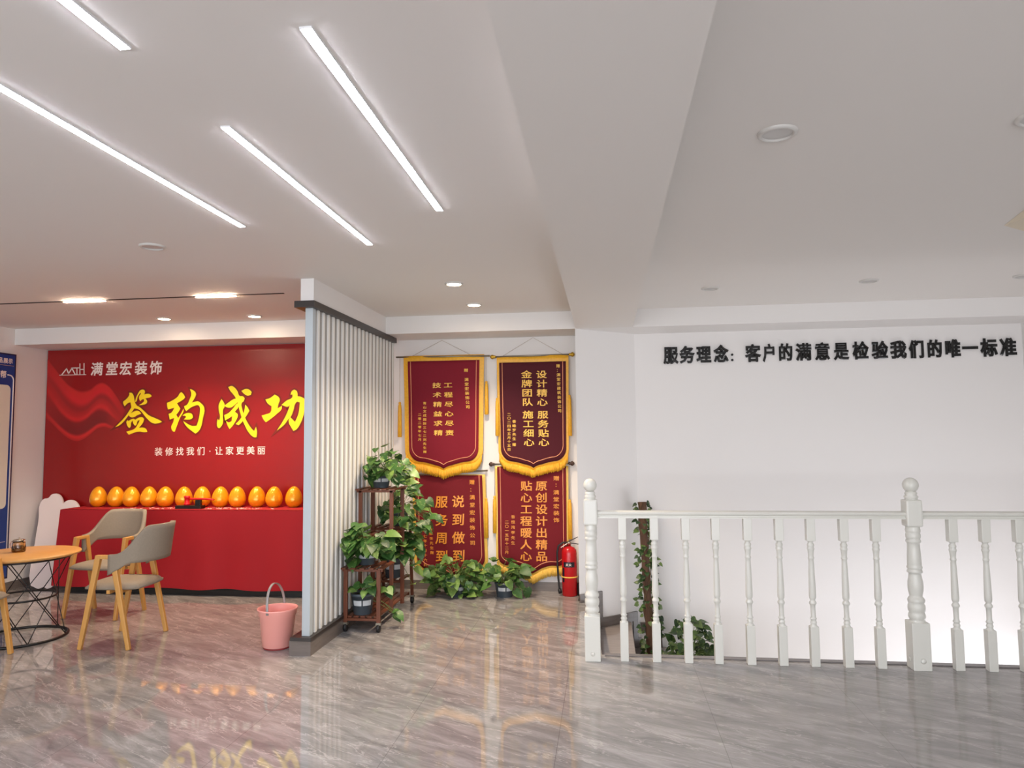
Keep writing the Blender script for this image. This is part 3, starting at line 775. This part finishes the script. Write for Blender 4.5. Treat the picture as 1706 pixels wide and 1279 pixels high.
banner('silk_banner', 'wine red banner at lower right next to the fire extinguisher', -1.062, -0.383, 1.20, .232, .170, 6.972, 'maroonlow', 'goldpale', .022, 1.207, .10,
    [('原创设计出精品', (u3(1315), u3(1318)), v4(245), v4(832), 20, .85), ('贴心工程暖人心', (u3(1190), u3(1186)), v4(245), v4(832), 20, .85),
     ('赠：', (u3(1440), u3(1450)), v4(182), v4(238), 10, .8), ('满堂宏装饰', (u3(1438), u3(1440)), v4(300), v4(532), 10, .8),
     ('香恒湾李先生', (u3(1078), u3(1078)), v4(505), v4(722), 6.8, .85), ('二〇一五年十二月', (u3(1026), u3(1026)), v4(548), v4(800), 6.8, .85)],
    .98, ((-1.100, 1.225), (-0.345, 1.229)), [(-1.090, .916, .556, 1.22), (-0.352, .882, .504, 1.22)], None, 'copper', fin='dkfinial', sag=-.03)

# ------------------------------------------------------------------ raised black letters on the stair wall
S5 = 1706 / 706
cells = [('服', 255, 312), ('务', 320, 378), ('理', 388, 445), ('念', 458, 515), ('：', 528, 556), ('客', 585, 645), ('户', 655, 707), ('的', 718, 775), ('满', 788, 850), ('意', 865, 925),
         ('是', 942, 1000), ('检', 1018, 1080), ('验', 1095, 1158), ('我', 1170, 1233), ('们', 1245, 1305), ('的', 1318, 1378), ('唯', 1390, 1452), ('一', 1460, 1522), ('标', 1535, 1600), ('准', 1612, 1678)]
for i, (ch, a, c_) in enumerate(cells):
    pxa, pxb = 1000 + a / S5, 1000 + c_ / S5
    cx = (at(pxa, 580, 6.98).x + at(pxb, 580, 6.98).x) / 2
    wd = at(pxb, 580, 6.98).x - at(pxa, 580, 6.98).x
    if ch == '：': wd = .10
    b = MB(); put_glyph(b, ch, cx, 2.270 if ch != '：' else 2.240, wd * 1.04, .172 if ch != '：' else .105, YW - .001, depth=.020, bold=.036)
    o = b.build('wall_letter', 'letter')
    if ch == '：': lab = 'black raised colon after the fourth character of the wall slogan'
    elif ch == '的': lab = 'black raised wall character 的, ' + ('the one after 户' if i == 7 else 'the one after 们')
    else: lab = 'black raised wall character %s in the slogan over the stair' % ch
    tag(o, lab, 'letter', 'black slogan characters on the stair wall')

# ------------------------------------------------------------------ balustrade
t = thing('balustrade', 'cream white turned wooden balustrade along the stair opening', 'railing', (0.9, 4.93, 0))
def sq(m, z0, z1, w_, x, y, bev=.006): m.box(x - w_ / 2, x + w_ / 2, y - w_ / 2, y + w_ / 2, z0, z1, bev=bev)
def newel(x, y, k=1.0):
    m = MB(); w_ = .104 * k
    sq(m, 0, .296, w_, x, y)
    prof_ = [(.049, .290), (.044, .302), (.040, .308), (.043, .313), (.047, .322), (.048, .334), (.045, .346), (.041, .352), (.046, .362), (.049, .382), (.047, .400), (.041, .410), (.047, .420), (.048, .432), (.043, .444), (.036, .452),
             (.036, .462), (.041, .485), (.0435, .515), (.042, .545), (.037, .570), (.0345, .590), (.035, .600), (.042, .604), (.0435, .612), (.040, .620), (.037, .624), (.042, .630), (.0435, .640), (.039, .648),
             (.040, .655), (.039, .70), (.036, .75), (.0345, .785), (.037, .791), (.042, .797), (.042, .808), (.037, .815), (.0395, .820), (.0425, .834), (.041, .848), (.038, .853), (.041, .860), (.0425, .873), (.039, .886), (.042, .90)]
    m.lathe([(r_ * k, z_) for r_, z_ in prof_], 32, (x, y, 0))
    sq(m, .895, 1.066, w_ * .90, x, y, bev=.012)
    m.lathe([(.040 * k, 1.060), (.034 * k, 1.072), (.039 * k, 1.080), (.040 * k, 1.088), (.030 * k, 1.096), (.035 * k, 1.104), (.034 * k, 1.112), (.026 * k, 1.120)], 32, (x, y, 0))
    nw = m.build('newel_post', 'rail', t)
    f_ = MB(); rb = .0455 * k
    f_.lathe([(max(.0004, rb * sin(pi * i / 14)), -rb * cos(pi * i / 14)) for i in range(15)], 28, (x, y, 1.207 - rb)).build('ball_finial', 'rail', nw)
    return nw
nl = newel(-0.108, 4.915); nr = newel(1.955, 4.93, 1.06)
for x in (1.955,):
    for cx_, cy_, ax in ((1.955 + .005, 4.93 - .0555, 'y'), (1.955 - .0555, 4.93 + .0, 'x')):
        m = MB(); m.lathe([(.0003, .006), (.014, .005), (.017, 0)], 18)
        for v in m.v:
            if ax == 'y': v.x, v.y, v.z = cx_ + v.x, cy_ - v.z, .062 + v.y
            else: v.x, v.y, v.z = cx_ - v.z, cy_ + v.x, .062 + v.y
        m.build('screw_cap', 'rail', nr)
m = MB(); m.lathe([(.0003, .004), (.012, .003), (.014, 0)], 18)
for v in m.v: v.x, v.y, v.z = -0.108 + v.x, 4.915 - .0525 - v.z, .05 + v.y
m.build('screw_cap', 'rail', nl)
def handrail(x0, x1, y0, y1):
    prof_ = [(-.030, .942), (-.030, .950), (-.022, .953), (-.022, .960), (-.033, .966), (-.036, .975), (-.032, .984), (-.018, .990), (0, .992), (.018, .990), (.032, .984), (.036, .975), (.033, .966), (.022, .960), (.022, .953), (.030, .950), (.030, .942)]
    vs = [(x0, y0 + p, z) for p, z in prof_] + [(x1, y1 + p, z) for p, z in prof_]; n = len(prof_)
    m = MB().add(vs, [(i, (i + 1) % n, n + (i + 1) % n, n + i) for i in range(n)] + [list(range(n))[::-1], list(range(n, 2 * n))])
    return m.build('handrail', 'rail', t)
handrail(-0.06, 1.908, 4.916, 4.929); handrail(2.002, 3.78, 4.93, 4.943)
BALX = [.1025, .314, .5205, .715, .921, 1.122, 1.32, 1.527, 1.725, 2.19, 2.385, 2.585, 2.785, 2.985, 3.185, 3.385, 3.585]
bal_me = None
for i, x in enumerate(BALX):
    y = 4.917 + .0065 * x
    if bal_me is None:
        m = MB(); r = .0255
        m.box(-.027, .027, -.027, .027, 0, .252, bev=.004)
        m.lathe([(.026, .246), (.022, .256), (.0165, .264), (.0195, .270), (.021, .277), (.0175, .285), (.0155, .291), (.020, .296), (.0215, .301), (.017, .307), (.0155, .315), (.0155, .355), (.0165, .386), (.0215, .391), (.0235, .400), (.0205, .408), (.015, .416), (.0165, .421),
                 (.021, .430), (.0225, .445), (.022, .47), (.0205, .53), (.0185, .60), (.0165, .655), (.0155, .678), (.019, .682), (.0195, .690), (.0165, .695), (.0165, .705), (.0195, .735), (.0225, .742), (.023, .750), (.019, .756), (.0205, .762), (.0225, .770), (.021, .778), (.0155, .786), (.018, .794), (.024, .804)], 20)
        m.box(-.027, .027, -.027, .027, .798, .944, bev=.004)
        o = m.build('baluster', 'rail', t, world=False); bal_me = o
    else:
        o = bal_me.copy(); COL.objects.link(o)
    o.parent = t; o.location = (x - .9, y - 4.93, 0)

# ------------------------------------------------------------------ plants
def leaf(m, base, d, up, L_, W_, rr, droop=.3):
    """heart-shaped leaf with a folded midrib"""
    d = d.normalized(); sd = d.cross(up)
    if sd.length < 1e-3: sd = d.cross(Vector((1, 0, 0)))
    sd.normalize(); nn = sd.cross(d).normalized()
    rows = [(-.10, .26), (.02, .46), (.22, .54), (.45, .47), (.68, .31), (.86, .13), (1.0, .0)]
    vs = []; tw = rr.uniform(-.12, .12)
    for k, (tt, wv) in enumerate(rows):
        c_ = base + d * (tt * L_) - nn * (droop * L_ * max(0, tt) ** 2)
        lift = nn * (.16 * wv * W_)
        mid = c_ if k else c_ + d * (.10 * L_)
        vs += [c_ - sd * wv * W_ + lift + nn * tw * wv * W_, mid, c_ + sd * wv * W_ + lift - nn * tw * wv * W_]
    fs = []
    for k in range(len(rows) - 1):
        a = 3 * k; fs += [(a, a + 1, a + 4, a + 3), (a + 1, a + 2, a + 5, a + 4)]
    m.add(vs, fs, True)

def pot_mesh(h, r0, r1):
    return [(r0 * .96, 0), (r0, .004), (r0 + (r1 - r0) * .9, h * .86), (r1, h * .86), (r1 * 1.04, h * .90), (r1 * 1.04, h), (r1 * .95, h), (r1 * .92, h * .9), (r0 * .9, .02), (.0003, .02)]

def pothos(lab, loc, n, ext, seed, h=.12, r0=.062, r1=.082, size=.085, bias=(0, 0), lowlim=-.08, trail=0, pot='pot', label=True, lm='leaf', kind='potted_pothos', cat='plant', group='potted pothos plants', xmin=None):
    t = thing(kind, lab, cat, loc, 0, group); rr = random.Random(seed)
    p_ = MB().lathe(pot_mesh(h, r0, r1), 28, cap=False).build('pot', pot, t, world=False)
    if label:
        for a0 in (-125, -70):
            b = MB(); rw = lambda z: r0 + (r1 - r0) * .9 * z / (h * .86) + .0012
            b.grid(lambda u, v: (rw(h * (.45 + .25 * v)) * cos(radians(a0 + 48 * u)), rw(h * (.45 + .25 * v)) * sin(radians(a0 + 48 * u)), h * (.45 + .25 * v)), 8, 2)
            b.build('pot_label', 'potlabel', p_, world=False)
    MB().lathe([(.0003, h * .90), (r1 * .93, h * .88)], 20, cap=False).build('soil', 'soil', t, world=False)
    fl = MB(); st = MB(); top = Vector((0, 0, h * .9))
    ex, ey, ez = ext
    for i in range(n):
        while True:
            q = Vector((rr.uniform(-1, 1), rr.uniform(-1, 1), rr.uniform(lowlim, 1)))
            if .25 < q.length < 1: break
        end = Vector((q.x * ex + bias[0] * (.4 + .6 * abs(q.z)), q.y * ey + bias[1], h + .02 + q.z * ez))
        if i < trail:
            a = rr.uniform(-.9, .9) if bias[0] >= 0 else pi + rr.uniform(-.9, .9)
            end = Vector((cos(a) * ex * rr.uniform(.6, 1.05) + bias[0], sin(a) * ey * .8, h * rr.uniform(-.3, .8)))
        if xmin is not None: end.x = max(end.x, xmin - loc[0] + rr.uniform(.02, .07))
        rad = Vector((end.x, end.y, 0)); 
        if rad.length < 1e-3: rad = Vector((1, 0, 0))
        L_ = size * rr.uniform(.7, 1.25)
        dirn = (rad.normalized() * rr.uniform(.35, 1.0) + Vector((rr.uniform(-.5, .5), rr.uniform(-.7, .2), rr.uniform(-.75, .45))))
        if xmin is not None and end.x < xmin - loc[0] + .12: dirn.x = abs(dirn.x) * .25 + .03; dirn.y -= .5
        upv = Vector((rr.uniform(-.4, .4), -.55 + rr.uniform(-.3, .3), 1.0))
        root = top + Vector((rr.uniform(-.5, .5) * r1, rr.uniform(-.5, .5) * r1, 0))
        mid = (root + end) / 2 + Vector((0, 0, .25 * ez + .02))
        pts = [root * (1 - s_) ** 2 + mid * 2 * s_ * (1 - s_) + end * s_ * s_ for s_ in (0, .25, .5, .75, 1)]
        if i % 2 == 0 or i < trail: st.tube(pts, .0022, 5)
        else: st.tube(pts[2:], .0018, 5)
        leaf(fl, end, dirn, upv, L_, L_ * .82, rr, rr.uniform(.1, .5))
    fl.build('foliage', lm, t, world=False); st.build('stems', 'stem', t, world=False)
    return t

# wooden tiered plant stand on casters
SX0, SX1 = -2.03, -1.765
t = thing('plant_stand', 'tiered reddish wooden plant stand on casters beside the slatted partition', 'plant stand', ((SX0 + SX1) / 2, 5.9, 0))
Yf, Ya, Yb_, Yr = 5.43, 5.76, 6.08, 6.38
def post(x, y, z0, z1): MB().box(x - .0155, x + .0155, y - .012, y + .012, z0, z1, bev=.003).build('leg', 'standwood', t)
for x in (SX0, SX1):
    post(x, Yf, .07, .475); post(x, Ya, .07, 1.06); post(x, Yb_, .07, 1.06)
    MB().beam((x, Yr + .02, .07), (x, Yr - .05, .70), .024, .024, .024, .024).build('leg', 'standwood', t)
def shelf(y0, y1, z, over=.03, n=5):
    b = MB()
    for k in range(n):
        x = SX0 - over + .012 + (SX1 - SX0 + 2 * over - .024) * k / (n - 1)
        b.box(x - .019, x + .019, y0 - over, y1 + over, z - .012, z, bev=.002)
    b.box(SX0 - over, SX1 + over, y0 - .012, y0 + .012, z - .03, z - .012).box(SX0 - over, SX1 + over, y1 - .012, y1 + .012, z - .03, z - .012)
    b.build('shelf', 'standwood', t)
shelf(Yf + .014, Ya - .03, .487); shelf(Ya, Yb_, 1.075); shelf(Ya, Yb_ - .02, .70, over=.0, n=4); shelf(Yb_ + .05, Yr - .06, .72, over=.02); shelf(Yb_ + .03, Yr - .03, .27, over=-.012, n=4)
shelf(Yf, Yr - .04, .115, over=-.012, n=5)
for x in (SX0, SX1):
    for y in (Yf, Yr + .02):
        m = MB(); m.lathe([(.0003, -.013), (.026, -.013), (.031, -.009), (.031, .009), (.026, .013), (.0003, .013)], 20)
        for v in m.v: v.x, v.y, v.z = x + v.z, y + v.x, .031 + v.y
        c_ = m.build('caster', 'rubber', t)
        MB().box(x - .019, x + .019, y - .014, y + .014, .052, .072).build('caster_bracket', 'rod', c_)
xm = (SX0 + SX1) / 2
pothos('potted pothos on the top tier of the wooden stand', (xm, 5.90, 1.075), 105, (.27, .22, .23), 3, h=.115, size=.085, bias=(.03, -.02), lowlim=-.25, trail=9, xmin=-2.035)
pothos('potted pothos on the rear upper shelf of the stand, below the top plant', (xm + .06, 6.22, .72), 80, (.24, .2, .22), 5, h=.12, size=.09, bias=(.09, 0), lowlim=-.6, trail=12, xmin=-2.035)
pothos('large potted pothos on the front lower tier of the wooden stand', (xm - .02, 5.60, .487), 75, (.27, .2, .20), 8, h=.12, size=.105, bias=(-.03, -.12), lowlim=-.15, trail=4, xmin=-2.035)
pothos('potted pothos on the rear lower shelf of the stand', (xm + .02, 6.20, .27), 85, (.24, .18, .27), 11, h=.17, r0=.07, r1=.095, size=.095, bias=(.07, 0), lowlim=.05, trail=5, xmin=-2.035)
pothos('small potted pothos at the front of the bottom shelf of the stand', (xm - .03, 5.53, .115), 16, (.14, .12, .10), 14, h=.165, r0=.07, r1=.092, size=.085, bias=(.15, 0), lowlim=-.2, trail=3)
pothos('bushy pothos on the floor before the lower left banner', (-1.42, 6.72, 0), 150, (.27, .18, .24), 21, h=.13, size=.085, lowlim=-.55, trail=0)
pothos('loose pothos in a labelled pot on the floor between the lower banners', (-0.965, 6.74, 0), 46, (.23, .16, .20), 28, h=.135, r0=.075, r1=.092, size=.10, lowlim=-.1, trail=3)
pothos('dark green potted plant on the stairs beside the vine-covered post', (0.68, 6.62, -.75), 150, (.22, .2, .44), 33, h=.20, r0=.07, r1=.11, size=.075, lowlim=-.15, trail=14, bias=(.05, 0), pot='whitepot', label=False, lm='leafdk', group='stair plants')

# vine-covered wooden post on the stairs
t = thing('vine_post', 'rough brown wooden post wrapped in ivy leaning at the stair wall', 'post', (0.36, 6.80, -.5))
A0, A1 = Vector((.377, 6.74, -.5)), Vector((.333, 6.84, .870))
m = MB(); rr = random.Random(2); n_ = 18; pts = [A0.lerp(A1, i / n_) + Vector((rr.uniform(-.004, .004), rr.uniform(-.004, .004), 0)) for i in range(n_ + 1)]
m.tube(pts, [.036 + rr.uniform(-.004, .004) for _ in pts], 11); m.build('trunk', 'bark', t)
vn = MB(); lv = MB()
for s_, ph in ((1, 0), (-1, 2.0)):
    P = []
    for i in range(60):
        k = i / 59; c_ = A0.lerp(A1, k); a = s_ * k * 11 + ph
        P.append(c_ + Vector((cos(a) * .042, sin(a) * .042, 0)))
    vn.tube(P, .0045, 6)
for i in range(230):
    k = rr.random() ** 1.2; c_ = A0.lerp(A1, k); a = rr.uniform(0, 2 * pi)
    if rr.random() < .4: a = rr.uniform(-.6, .5)
    dirn = Vector((cos(a), sin(a), rr.uniform(-.8, .3))); far = .04 + abs(rr.gauss(0, .02)) + (.04 if rr.random() < .14 else 0)
    leaf(lv, c_ + Vector((cos(a), sin(a), 0)) * far, dirn, Vector((rr.uniform(-.3, .3), -.9, .7)), rr.uniform(.035, .06), rr.uniform(.03, .05), rr, .3)
vn.build('vine', 'vine', t); lv.build('foliage', 'leafdk', t)

# ------------------------------------------------------------------ fire extinguisher
ex, ey = -0.358, 6.83
t = thing('fire_extinguisher', 'red fire extinguisher on the floor right of the lower right banner', 'fire extinguisher', (ex, ey, 0))
MB().lathe([(.066, 0), (.071, .006), (.071, .40), (.066, .425), (.05, .445), (.028, .455), (.02, .458)], 36, (ex, ey, 0)).build('cylinder', 'ext', t)
MB().lathe([(.018, .455), (.018, .480), (.022, .482), (.022, .496), (.010, .500)], 16, (ex, ey, 0)).build('valve', 'steel', t)
b = MB().beam((ex - .02, ey, .492), (ex + .085, ey - .01, .545), .018, .008, .016, .006, (0, 1, 0))
b.build('lever', 'black', t)
b = MB().beam((ex - .01, ey, .488), (ex + .09, ey - .01, .478), .018, .008, .016, .006, (0, 1, 0)); b.build('carry_handle', 'black', t)
b = MB().beam((ex - .075, ey - .02, .447), (ex - .015, ey - .02, .485), .022, .006, .022, .006, (0, 1, 0)); b.build('tag', 'white_print', t)
b = MB(); P = [(ex - .01, ey, .488), (ex - .06, ey - .005, .49), (ex - .10, ey - .01, .46), (ex - .112, ey - .01, .40), (ex - .11, ey - .012, .28), (ex - .105, ey - .014, .16), (ex - .094, ey - .016, .06), (ex - .088, ey - .016, .02)]
b.tube(P, .010, 10); b.tube(P[-2:], .017, 12); b.build('hose', 'rubber', t)
b = MB(); b.lathe([(.018, .0), (.026, .01), (.026, .11), (.018, .12)], 16, (ex + .098, ey - .01, 0)); b.build('nozzle', 'rubber', t)
def patch(a0, a1, z0, z1, r, m_, nm):
    b = MB(); b.grid(lambda u, v: (ex + r * cos(radians(a0 + (a1 - a0) * u)), ey + r * sin(radians(a0 + (a1 - a0) * u)), z0 + (z1 - z0) * v), 12, 2)
    return b.build(nm, m_, t)
lb = patch(-135, -45, .27, .318, .0718, 'extlabel', 'label_band')
b = MB()
for ch, x in (('灭', -.018), ('火', .012)): put_glyph(b, ch, ex + x, .294, .026, .026, ey - .0745, bold=.02)
b.build('lettering', 'white_print', lb)
patch(-150, -128, .13, .262, .0718, 'extlabel', 'side_label')
MB().tube([(ex + .0735 * cos(a * pi / 14), ey + .0735 * sin(a * pi / 14), .176) for a in range(28)], .006, 8, closed=True).build('strap', 'goldpale', t)

# ------------------------------------------------------------------ pink bucket
bx, by = -2.375, 4.985
t = thing('bucket', 'pink plastic bucket with grey handle beside the partition end', 'bucket', (bx, by, 0))
MB().lathe([(.098, .012), (.102, .016), (.125, .225), (.132, .232), (.134, .262), (.142, .272), (.142, .280), (.134, .280), (.128, .262), (.120, .22), (.098, .022), (.0004, .022)], 40, (bx, by, 0), cap=False).build('body', 'pink', t)
MB().lathe([(.094, 0), (.097, .003), (.097, .013), (.0004, .013)], 32, (bx, by, 0)).build('foot_ring', 'pinkdk', t)
b = MB(); n_ = 24
def hb(u, v):
    a = pi * u; yy = -.138 * cos(a); zz = .255 + .195 * sin(a) ** .8
    return (bx - .012 - .02 * sin(a) + (v - .5) * .018, by + yy, zz)
b.grid(hb, n_, 2); b.build('handle', 'greyplastic', t, solid=.005)

# ------------------------------------------------------------------ chairs
def make_chair(lab):
    t = thing('armchair', lab, 'chair', (0, 0, 0), 0, 'grey beige armchairs round the small table')
    w2 = .235
    for s_ in (-1, 1):
        fl = MB().beam((s_ * w2, -.075, .665), (s_ * (w2 + .012), -.19, 0), .034, .042, .028, .03, (1, 0, 0)).build('leg', 'oak', t, world=False, bev=.005)
        rl = MB().beam((s_ * w2, .030, .665), (s_ * (w2 + .012), .175, 0), .034, .042, .028, .03, (1, 0, 0)).build('leg', 'oak', t, world=False, bev=.005)
        MB().box(s_ * w2 - .0175, s_ * w2 + .0175, -.096, .052, .640, .668, bev=.006).build('armrest', 'oak', t, world=False)
    # seat: padded, rounded
    bm = bmesh.new(); bmesh.ops.create_grid(bm, x_segments=10, y_segments=10, size=1)
    top = {}
    m = MB()
    def seat(u, v, side):
        x = (u * 2 - 1); y = (v * 2 - 1)
        k = (1 - .10 * y * y * abs(x)); wx = (.212 - .02 * (y > 0) * y) * x * k; wy = .215 * y * (1 - .10 * x * x) - .01
        dome = (1 - x ** 6) * (1 - y ** 6)
        return (wx, wy, (.430 + .030 * dome ** .5) if side else (.415 - .012 * dome ** .5))
    bm.free()
    N_ = 14
    idx = lambda i, j, s_: s_ * (N_ + 1) ** 2 + j * (N_ + 1) + i
    vs = [seat(i / N_, j / N_, s_) for s_ in (1, 0) for j in range(N_ + 1) for i in range(N_ + 1)]
    fs = []
    for j in range(N_):
        for i in range(N_):
            fs.append((idx(i, j, 0), idx(i + 1, j, 0), idx(i + 1, j + 1, 0), idx(i, j + 1, 0)))
            fs.append((idx(i, j + 1, 1), idx(i + 1, j + 1, 1), idx(i + 1, j, 1), idx(i, j, 1)))
    for i in range(N_):
        fs += [(idx(i, 0, 1), idx(i + 1, 0, 1), idx(i + 1, 0, 0), idx(i, 0, 0)), (idx(i + 1, N_, 1), idx(i, N_, 1), idx(i, N_, 0), idx(i + 1, N_, 0)),
               (idx(0, i + 1, 1), idx(0, i, 1), idx(0, i, 0), idx(0, i + 1, 0)), (idx(N_, i, 1), idx(N_, i + 1, 1), idx(N_, i + 1, 0), idx(N_, i, 0))]
    m.add(vs, fs, True); m.build('seat', 'fabric', t, world=False)
    b = MB().box(-.222, .222, -.02, .005, .388, .412).box(-.222, .222, .055, .08, .388, .412)
    b.build('seat_rail', 'oak', t, world=False)
    # wrap-around padded back
    b = MB()
    def shell(u, v):
        a = (u * 2 - 1); an = a * radians(101)
        x = .243 * sin(an) if abs(an) < pi / 2 else .243 * (1 if a > 0 else -1)
        y = .06 + .20 * max(0, cos(an)) ** .82 - (.055 * (abs(an) - pi / 2) / radians(11) if abs(an) > pi / 2 else 0)
        g = max(0, cos(a * pi / 2)); g2 = min(1, g * 1.25) ** 1.5
        lo = .525 + .085 * min(1, (1 - abs(a)) * 3.5) ; hi = .672 + .200 * (g2 * g2 * (3 - 2 * g2))
        z = lo + (hi - lo) * v
        return (x * (1 - .05 * v * g), y + .05 * (z - .55) / .3 * g, z)
    b.grid(shell, 40, 8); b.build('backrest', 'fabric', t, world=False, solid=.030, bev=0)
    return t
ch = make_chair('grey beige armchair in front of the other, with back to the partition')
ch.location = (-3.605, 5.045, 0); ch.rotation_euler = (0, 0, radians(-86)); FR[ch.name] = Matrix.Identity(4)
c2 = dup(ch, (-4.32, 5.765, 0), radians(-2), 'grey beige armchair standing between the round table and the red cloth')
c3 = dup(ch, (-4.355, 4.375, 0), radians(97), 'armchair cut by left edge of photo, only one wooden leg in view')

# ------------------------------------------------------------------ round table
tx, ty = -4.456, 5.013
t = thing('round_table', 'small round oak-topped table with black wire base', 'table', (tx, ty, 0))
tt = MB().lathe([(.0003, .617), (.36, .617), (.378, .622), (.385, .630), (.385, .637), (.380, .641), (.0003, .641)], 64, (tx, ty, 0)).build('tabletop', 'oaktop', t)
circ = lambda r, z, n=48: [(tx + r * cos(2 * pi * k / n), ty + r * sin(2 * pi * k / n), z) for k in range(n)]
MB().tube(circ(.318, .607), .009, 8, closed=True).build('top_ring', 'black', t)
MB().tube(circ(.229, .31), .0075, 8, closed=True).build('middle_ring', 'black', t)
MB().tube(circ(.312, .010), .010, 8, closed=True).build('floor_ring', 'black', t)
th = 2 * math.acos(.236 / .314)
b = MB()
for k in range(6):
    a = 2 * pi * k / 6 + .35
    for s_ in (1, -1):
        p0 = Vector((tx + .312 * cos(a), ty + .312 * sin(a), .012)); p1 = Vector((tx + .316 * cos(a + s_ * th), ty + .316 * sin(a + s_ * th), .606))
        b.tube([p0, p1], .0036, 6)
b.build('wire_frame', 'black', t)
# teapot
pp = (-4.66, 4.94, .641); 
d_ = at_z(31, 919, .641); pp = (d_.x, d_.y, .6412)
t = thing('teapot', 'small glass and steel teapot on the round oak table', 'teapot', pp)
MB().lathe([(.040, .0), (.046, .003), (.048, .02), (.043, .07), (.040, .083), (.037, .083), (.040, .068), (.045, .02), (.0004, .004)], 32, pp, cap=False).build('glass_body', 'glass', t)
MB().lathe([(.0004, .006), (.042, .006), (.0435, .022), (.0004, .022)], 32, pp).build('tea', 'tea', t)
MB().lathe([(.026, .024), (.034, .026), (.0365, .075), (.038, .088), (.0005, .089)], 32, pp, cap=False).build('infuser', 'steel', t)
ld = MB().lathe([(.040, .086), (.041, .092), (.030, .097), (.006, .099), (.005, .104), (.008, .108), (.0005, .113)], 32, pp, cap=False).build('lid', 'steel', t)
b = MB(); b.tube([(pp[0] - .041, pp[1], pp[2] + .078), (pp[0] - .062, pp[1], pp[2] + .078), (pp[0] - .074, pp[1], pp[2] + .06), (pp[0] - .070, pp[1], pp[2] + .035), (pp[0] - .046, pp[1], pp[2] + .022)], .0048, 8); b.build('handle', 'glass', t)
b = MB(); b.tube([(pp[0] + .036, pp[1], pp[2] + .075), (pp[0] + .048, pp[1], pp[2] + .084), (pp[0] + .052, pp[1], pp[2] + .090)], [.010, .006, .004], 8); b.build('spout', 'steel', t)
